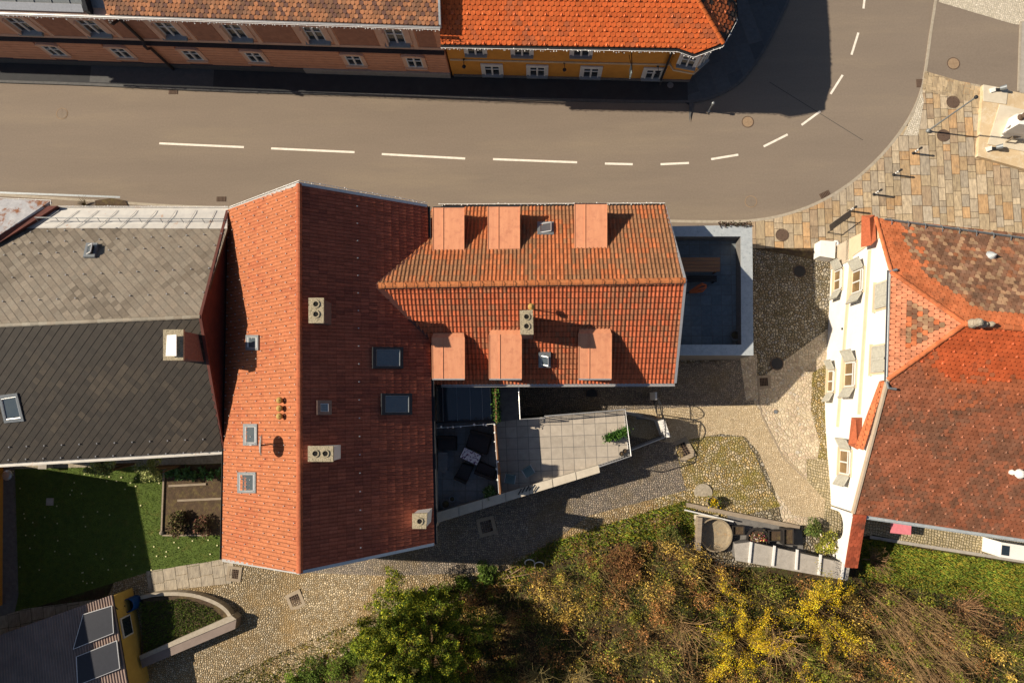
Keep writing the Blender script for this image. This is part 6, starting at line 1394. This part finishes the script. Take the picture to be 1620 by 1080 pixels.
# stone platform with monument
pf = thing('stone_platform', UG(1600,190), 'low pale stone platform on the plaza with a raised light slab', 'platform')
q = [U(x, y, .3) for x, y in ((1556,134),(1720,172),(1740,300),(1547,247))]; m = MB(); m.prism(q, [Vector((p.x, p.y, 0)) for p in q]); m.build('base', M('stone_cream', (.60, .47, .30), (.48, .36, .22), 1.6, .8, .006, 40, spots=((.64, .56, .42), 2.5, .5, .7)), pf)
q = [U(x, y, .36) for x, y in ((1582,165),(1720,196),(1720,260),(1563,228))]; m = MB(); m.prism(q, [p-Z*.1 for p in q]); m.build('inner_slab', M('stone_pale', (.62, .56, .45), (.52, .46, .36), 2, .8), pf)
q = [U(x, y, .34) for x, y in ((1556,134),(1595,141),(1592,165),(1556,160))]; m = MB(); m.prism(q, [p-Z*.1 for p in q]); m.build('corner_slab', 'stone_pale', pf)
mo = thing('monument', UG(1615,205), 'white stepped stone monument cut off by the right edge', 'monument')
for i, (Q, z0, z1) in enumerate(((((1592,212),(1605,182),(1720,200),(1720,228)), .36, .8), (((1598,206),(1609,180),(1720,196),(1720,220)), .8, 1.5), (((1612,196),(1618,178),(1720,190),(1720,212)), 1.5, 2.6))):
    q = [U(x, y, z1) for x, y in Q]; m = MB(); m.prism(q, [Vector((p.x, p.y, z0)) for p in q]); m.build('plinth_step', 'plaster_white', mo)
p = U(1615,186,2.6); m = MB(); m.lathe((p.x, p.y, 2.6), [(.2, 0), (.12, .15), (.16, .3), (.05, .4)], 9); m.build('finial', 'iron_rust', mo)
slat_table('stone_bench', [U(x, y, .85) for x, y in ((1604,214),(1640,204),(1640,212),(1597,221))], .85, 'wood_grey', 'grey wooden bench beside the white monument at the right edge', 'bench', 3, zf=.36)
for i, (px, lab) in enumerate((((1572,147),'black spotlight lying on the corner slab of the stone platform'), ((1566,239),'black spotlight at the lower corner of the stone platform'))):
    p = UG(*px); p = Vector((p.x, p.y, .34)); r = thing('spotlight', p, lab, 'spotlight', 'spotlights on the stone platform', 0); m = MB(); m.box((0, 0, .04), (.3, .18, .08)); m.tube([(0, 0, .08), (.05, 0, .3)], .02, 6); local_build(m, 'bracket', 'metal_dark', r)
    m = MB(); m.tube([(.0, 0, .22), (.28, .02, .38)], .11, 12, r2=.15); local_build(m, 'lamp_housing', 'metal_grey', r); m = MB(); m.box((-.28, 0, .04), (.36, .24, .07), .3); local_build(m, 'ballast_box', 'plaster_white', r)
# info board and stone block by the white house
a, b = UG(1305,371), UG(1338,347); r = thing('information_board', a, 'thin dark board on two legs standing on the plaza beside the white house', 'board'); d = (b-a).normalized()
m = MB(); nn = Vector((-d.y, d.x, 0)); lo, hi = .75, 1.1; m.slab([a+Z*lo, b+Z*lo, b+nn*.34+Z*hi, a+nn*.34+Z*hi], .03); m.build('board', 'wood_grey', r)
for t in (.12, .88): q = a+(b-a)*t; m = MB(); m.tube([q, q+Z*.76], .03, 6); m.build('leg', 'metal_dark', r)
sb = thing('stone_block', UG(1310,400), 'white stone block with a lumpy draped top at the corner of the white house', 'stone block')
q = [U(x, y, .95) for x, y in ((1299,380),(1322,382),(1321,409),(1297,405))]; m = MB(); m.prism(q, [Vector((p.x, p.y, 0)) for p in q]); m.build('block', 'plaster_white', sb)
for i, (x, y, r_) in enumerate(((1325,386,.26), (1331,390,.2), (1326,396,.2))): 
    p = U(x, y, .8); bm = bmesh.new(); bmesh.ops.create_icosphere(bm, subdivisions=2, radius=r_)
    for v in bm.verts: v.co *= 1+.25*noise.noise(v.co*5+Vector((i, 0, 0))); v.co.z *= 1.6
    me = bpy.data.meshes.new('drapery'); bm.to_mesh(me); bm.free(); me.materials.append(MATS['plaster_white']); o = bpy.data.objects.new('drapery', me); COL.objects.link(o); o.location = p-sb.location-Z*.3; o.parent = sb
# palm-like plant and small bed on the pavement by the grey roof
q = [(152,318),(176,314),(200,318),(206,332),(152,332)]
drape('flower_bed', q, .09, 'soil'); 
p = UG(136,325); r = thing('spiky_plant', p, 'spiky brown-green plant at the street edge behind the metal eaves', 'plant'); m = MB(); m.ct = (.16, .13, .06)
for i in range(22): a = 6.28*i/22; l = random.uniform(.35, .6); m.tube([p, p+Vector((math.cos(a)*l*.5, math.sin(a)*l*.5, .45)), p+Vector((math.cos(a)*l, math.sin(a)*l, .4))], .02, 4, r2=.004)
m.build('leaves', 'twig', r)

# ================================================================== south-east corner: basin, pots, lean-to
r = thing('stone_basin', UG(1133,845), 'large round shallow weathered basin on a square plinth', 'basin'); p = U(1132,846,1.15); p.z = UG(1133,845).z; zt = 2.35-p.z
p = U(1132,846,2.2); zt = .75; p.z = 2.2-zt
m = MB(); m.lathe(p, [(.5, -.3), (.55, .1), (.84, zt-.2), (.90, zt), (.83, zt), (.79, zt-.36), (.3, zt-.42), (.01, zt-.43)], 36, cap=False); m.build('bowl', M('basin', (.33, .27, .18), (.2, .165, .12), 5, .8, .01, 30, spots=((.36, .22, .1), 4, .55, .75)), r)
m = MB(); m.box((p.x-.35, p.y, p.z-.05), (1.3, 2.0, .7)); m.build('plinth', 'stone_pale', r)
beam('stone_kerb', (1085,797),(1262,833), .22, .28, 'wood_grey', 'long weathered kerb beam along the sunken corner by the basin', 'kerb')
m = MB(); a, b = UG(1080,804), UG(1156,822); m.tube([a+Z*.45, b+Z*.5], .04, 6); tag(m.build('pipe', 'frame_white'), 'thin white pipe lying over the basin end of the kerb beam', 'pipe')
beam('wooden_board', (1103,815),(1100,866), .22, .7, 'wood_grey', 'ochre wooden boarding at the left side of the basin', 'boards')
r, p = pot((1124,792), 0, .33, .55, 'wood_grey', 'wooden tub full of yellow flowers above the basin', 'flower tub', name='flower_tub', terrain=True)
k = 220; P = np.stack([rng.normal(0, .15, k)+p.x, rng.normal(0, .15, k)+p.y, rng.uniform(.5, .72, k)+p.z], 1); leaf_mesh('flowers', P, rng.uniform(.05, .09, k), pal(YEL+GRN[:2], k), 'leaf', r, up=.9)
m = MB(); p = UG(1112,779); m.lathe((p.x, p.y, p.z), [(.5, 0), (.5, .06), (.02, .08)], 20); tag(m.build('round_slab', 'stone_rough'), 'round pinkish stone slab set in the cobbles above the flower tub', 'slab')
drape('sunken_floor', [(1150,812),(1268,838),(1270,872),(1150,872)], .05, 'concrete_dark')
for (x0, y0, x1, y1, z, lab) in ((1159,832,1178,846,.5,'small black crate right of the round basin'), (1216,839,1237,856,.5,'black crate in the middle of the sunken corner'), (1240,836,1256,862,.7,'tall black crate at the right end of the sunken corner')):
    b = UG((x0+x1)/2, (y0+y1)/2); C = [U(x, y, b.z+z) for x, y in ((x0, y0), (x1, y0), (x1, y1), (x0, y1))]; r = thing('crate', b, lab, 'crate', 'black crates in the sunken corner'); c = sum(C, Vector())/4
    m = MB(); 
    for i in range(4): a_, b_ = C[i], C[(i+1) % 4]; m.prism([a_, b_, b_+(c-b_)*.12, a_+(c-a_)*.12], [Vector((v.x, v.y, b.z)) for v in (a_, b_, b_+(c-b_)*.12, a_+(c-a_)*.12)])
    m.build('sides', 'rattan', r); m = MB(); s = [v+(c-v)*.1-Z*.12 for v in C]; m.prism(s, [v-Z*.1 for v in s]); m.build('soil', 'soil', r)
r, p = pot((1195,850), 0, .6, .45, 'rattan', 'wide dark tub with red and pale flowers in the sunken corner', 'flower tub', name='flower_tub', terrain=True)
k = 160; P = np.stack([rng.normal(0, .22, k)+p.x, rng.normal(.1, .15, k)+p.y, rng.uniform(.4, .6, k)+p.z], 1); leaf_mesh('flowers', P, rng.uniform(.05, .09, k), pal([(.35, .03, .05), (.6, .45, .15), (.2, .06, .08), (.08, .12, .02), (.65, .55, .5)], k), 'leaf', r, up=.9)
lt = thing('lean_to', UG(1240,885), 'flat grey lean-to roof with five white ribs behind the sunken corner', 'lean-to')
def lz(x, y): return 2.9
q = [U(x, y, lz(x, y)) for x, y in ((1162,860),(1187,857),(1345,892),(1341,918),(1164,886))]; m = MB(); m.slab(q, .08); m.build('panel', 'concrete', lt)
for a, b in (((1189,857),(1186,890)), ((1226,863),(1223,895)), ((1262,869),(1260,901)), ((1299,877),(1296,909)), ((1336,886),(1332,916))):
    a, b = U(*a, 3.02), U(*b, 3.02); m = MB(); d = (b-a).normalized(); n = Vector((-d.y, d.x, 0))*.05; m.prism([a-n, b-n, b+n, a+n], [v-Z*.12 for v in (a-n, b-n, b+n, a+n)]); m.build('rib', 'frame_white', lt)
m = MB(); q2 = [v+(sum(q, Vector())/5-v)*.06 for v in q]; m.prism([v-Z*.1 for v in q2], [Vector((v.x, v.y, gh(v.x, v.y)-.2)) for v in q2]); m.build('wall', 'concrete_dark', lt)
shrub((1283,835), .6, .6, [(.08, .13, .03), (.14, .16, .04)], 'dark green shrub beside the sunken corner', n=1400, leaf=.06)
shrub((1302,856), .65, .8, [(.30, .30, .05), (.42, .38, .05), (.2, .24, .05)], 'yellow-green shrub with white blossoms beside the arched wall', 'shrub', n=1500, leaf=.06, flowers=(26, (.85, .7, .6), .09))
# pink awning and white box under the eaves of the white house
p = U(1425,828,2.6); m = MB(); m.box((p.x, p.y-.15, 2.6), (1.05, .75, .05), -.1); r = thing('pink_awning', Vector((p.x, p.y, gh(p.x, p.y))), 'small pink awning sticking out under the eaves of the white house', 'awning'); m.build('cloth', 'pink', r); m = MB(); m.tube([(p.x-.45, p.y-.2, 2.57), (p.x-.45, p.y-.2, gh(p.x, p.y))], .025, 6); m.tube([(p.x+.45, p.y-.25, 2.57), (p.x+.45, p.y-.25, gh(p.x, p.y))], .025, 6); m.build('support', 'metal_light', r)
p = UG(1572,856); r = thing('garden_cabinet', p, 'white garden cabinet with a small dark window under the eaves of the white house', 'cabinet'); m = MB(); m.box((p.x+.2, p.y-.25, p.z+.75), (1.7, .75, 1.5), -.15); m.build('body', 'plaster_white', r); m = MB(); m.box((p.x-.42, p.y-.16, p.z+1.51), (.38, .5, .03), -.15); m.build('window', 'glass', r)
# plants on the terrace
r = thing('planter_trough', U(975,687,fz), 'long green planter on the pale terrace beside the railing', 'planter'); c = U(975,687,fz+.2)
m = MB(); m.box((c.x, c.y, fz+.18), (1.2, .35, .34), .35); m.build('trough', 'metal_dark', r)
k = 900; t = rng.uniform(-.65, .65, k); P = np.stack([c.x+t*math.cos(.35)+rng.normal(0, .09, k), c.y+t*math.sin(.35)+rng.normal(0, .12, k), fz+.35+rng.uniform(0, .28, k)], 1); leaf_mesh('foliage', P, rng.uniform(.05, .1, k), pal([(.05, .14, .02), (.035, .09, .015), (.09, .19, .03)], k), 'leaf', r, up=.7)
pot((983,717), fz, .13, .25, 'metal_dark', 'small black pot on the terrace by the railing corner, left one'); pot((988,713), fz, .13, .28, 'metal_dark', 'small black pot on the terrace by the railing corner, right one')
shrub(None, .4, .7, [(.10, .18, .05), (.2, .26, .1), (.05, .1, .02)], 'bushy potted plant in the right corner of the dark patio', 'plant', 'potted_plant', n=400, leaf=.09, loc=U(777,775,pz))
r = thing('ivy_screen', U(783,635,pz), 'narrow green ivy-covered screen beside the glass canopy', 'ivy'); a, b = U(782,602,4.7), U(784,668,4.7)
m = MB(); m.prism([a, a+Vector((.08, 0, 0)), b+Vector((.08, 0, 0)), b], [Vector((v.x, v.y, pz)) for v in (a, a+Vector((.08, 0, 0)), b+Vector((.08, 0, 0)), b)]); m.build('trellis', 'wood', r)
k = 2200; t = rng.uniform(0, 1, k); P = np.stack([a.x+(b.x-a.x)*t+.04+rng.normal(0, .08, k), a.y+(b.y-a.y)*t, rng.uniform(pz+.3, 4.85, k)], 1); leaf_mesh('foliage', P, rng.uniform(.04, .08, k), pal([(.06, .14, .02), (.09, .19, .03), (.04, .09, .02)], k), 'leaf', r, up=.7)
# items on the parapet of the terrace
m = MB(); m.tube([(U(870,770,cz+.05)+Vector((math.cos(t)*.3*(1-t/14), math.sin(t)*.12, 0)))-(Vector((1, .3, 0))*.0) for t in [i*.9 for i in range(14)]], .025, 5) if False else None
for i, (x, y) in enumerate(((822,779),(828,776),(834,774),(840,772),(846,775))): a = U(x-2, y+3, cz+.06); b = U(x+3, y-6, cz+.1); m.tube([a, b], .03, 5)
tag(m.build('wrought_ornament', 'metal_dark'), 'black curled iron ornament lying on the parapet coping', 'ornament')
for i, px in enumerate(((833,781),(838,779))): pass
# dry roots on the gate wall
m = MB(); m.ct = (.16, .11, .07)
for i in range(16):
    a = U(1046+random.uniform(-3, 3), 668+i*1.5, 1.6); m.tube([a, a+Vector((.3, random.uniform(-.2, .2), -.1)), a+Vector((random.uniform(.3, .6), random.uniform(-.4, .4), -.9))], .018, 4, r2=.006)
for i in range(6): a = U(1015+i*4, 658+i, 1.4); m.tube([a, a+Vector((.4, .1, .15)), a+Vector((.9, -.1, .0))], .022, 4, r2=.008)
r = thing('bare_climber', U(1046,680,0), 'bare brown climber hanging over the low wall by the iron gate', 'climber'); m.build('branches', 'twig', r)
# dark foliage on the north-east corner of the walled terrace
k = 500; P = np.stack([rng.uniform(U(1137,356,3.7).x, U(1190,356,3.7).x, k), np.full(k, U(1160,356,3.7).y)+rng.normal(.02, .06, k), 3.62+rng.uniform(0, .16, k)], 1); r = thing('parapet_plant', U(1163,356,3.7), 'thin row of dark dry plants on the street side of the terrace parapet', 'plant'); leaf_mesh('foliage', P, rng.uniform(.04, .08, k), pal([(.06, .04, .03), (.1, .05, .04), (.05, .05, .02)], k), 'leaf', r)
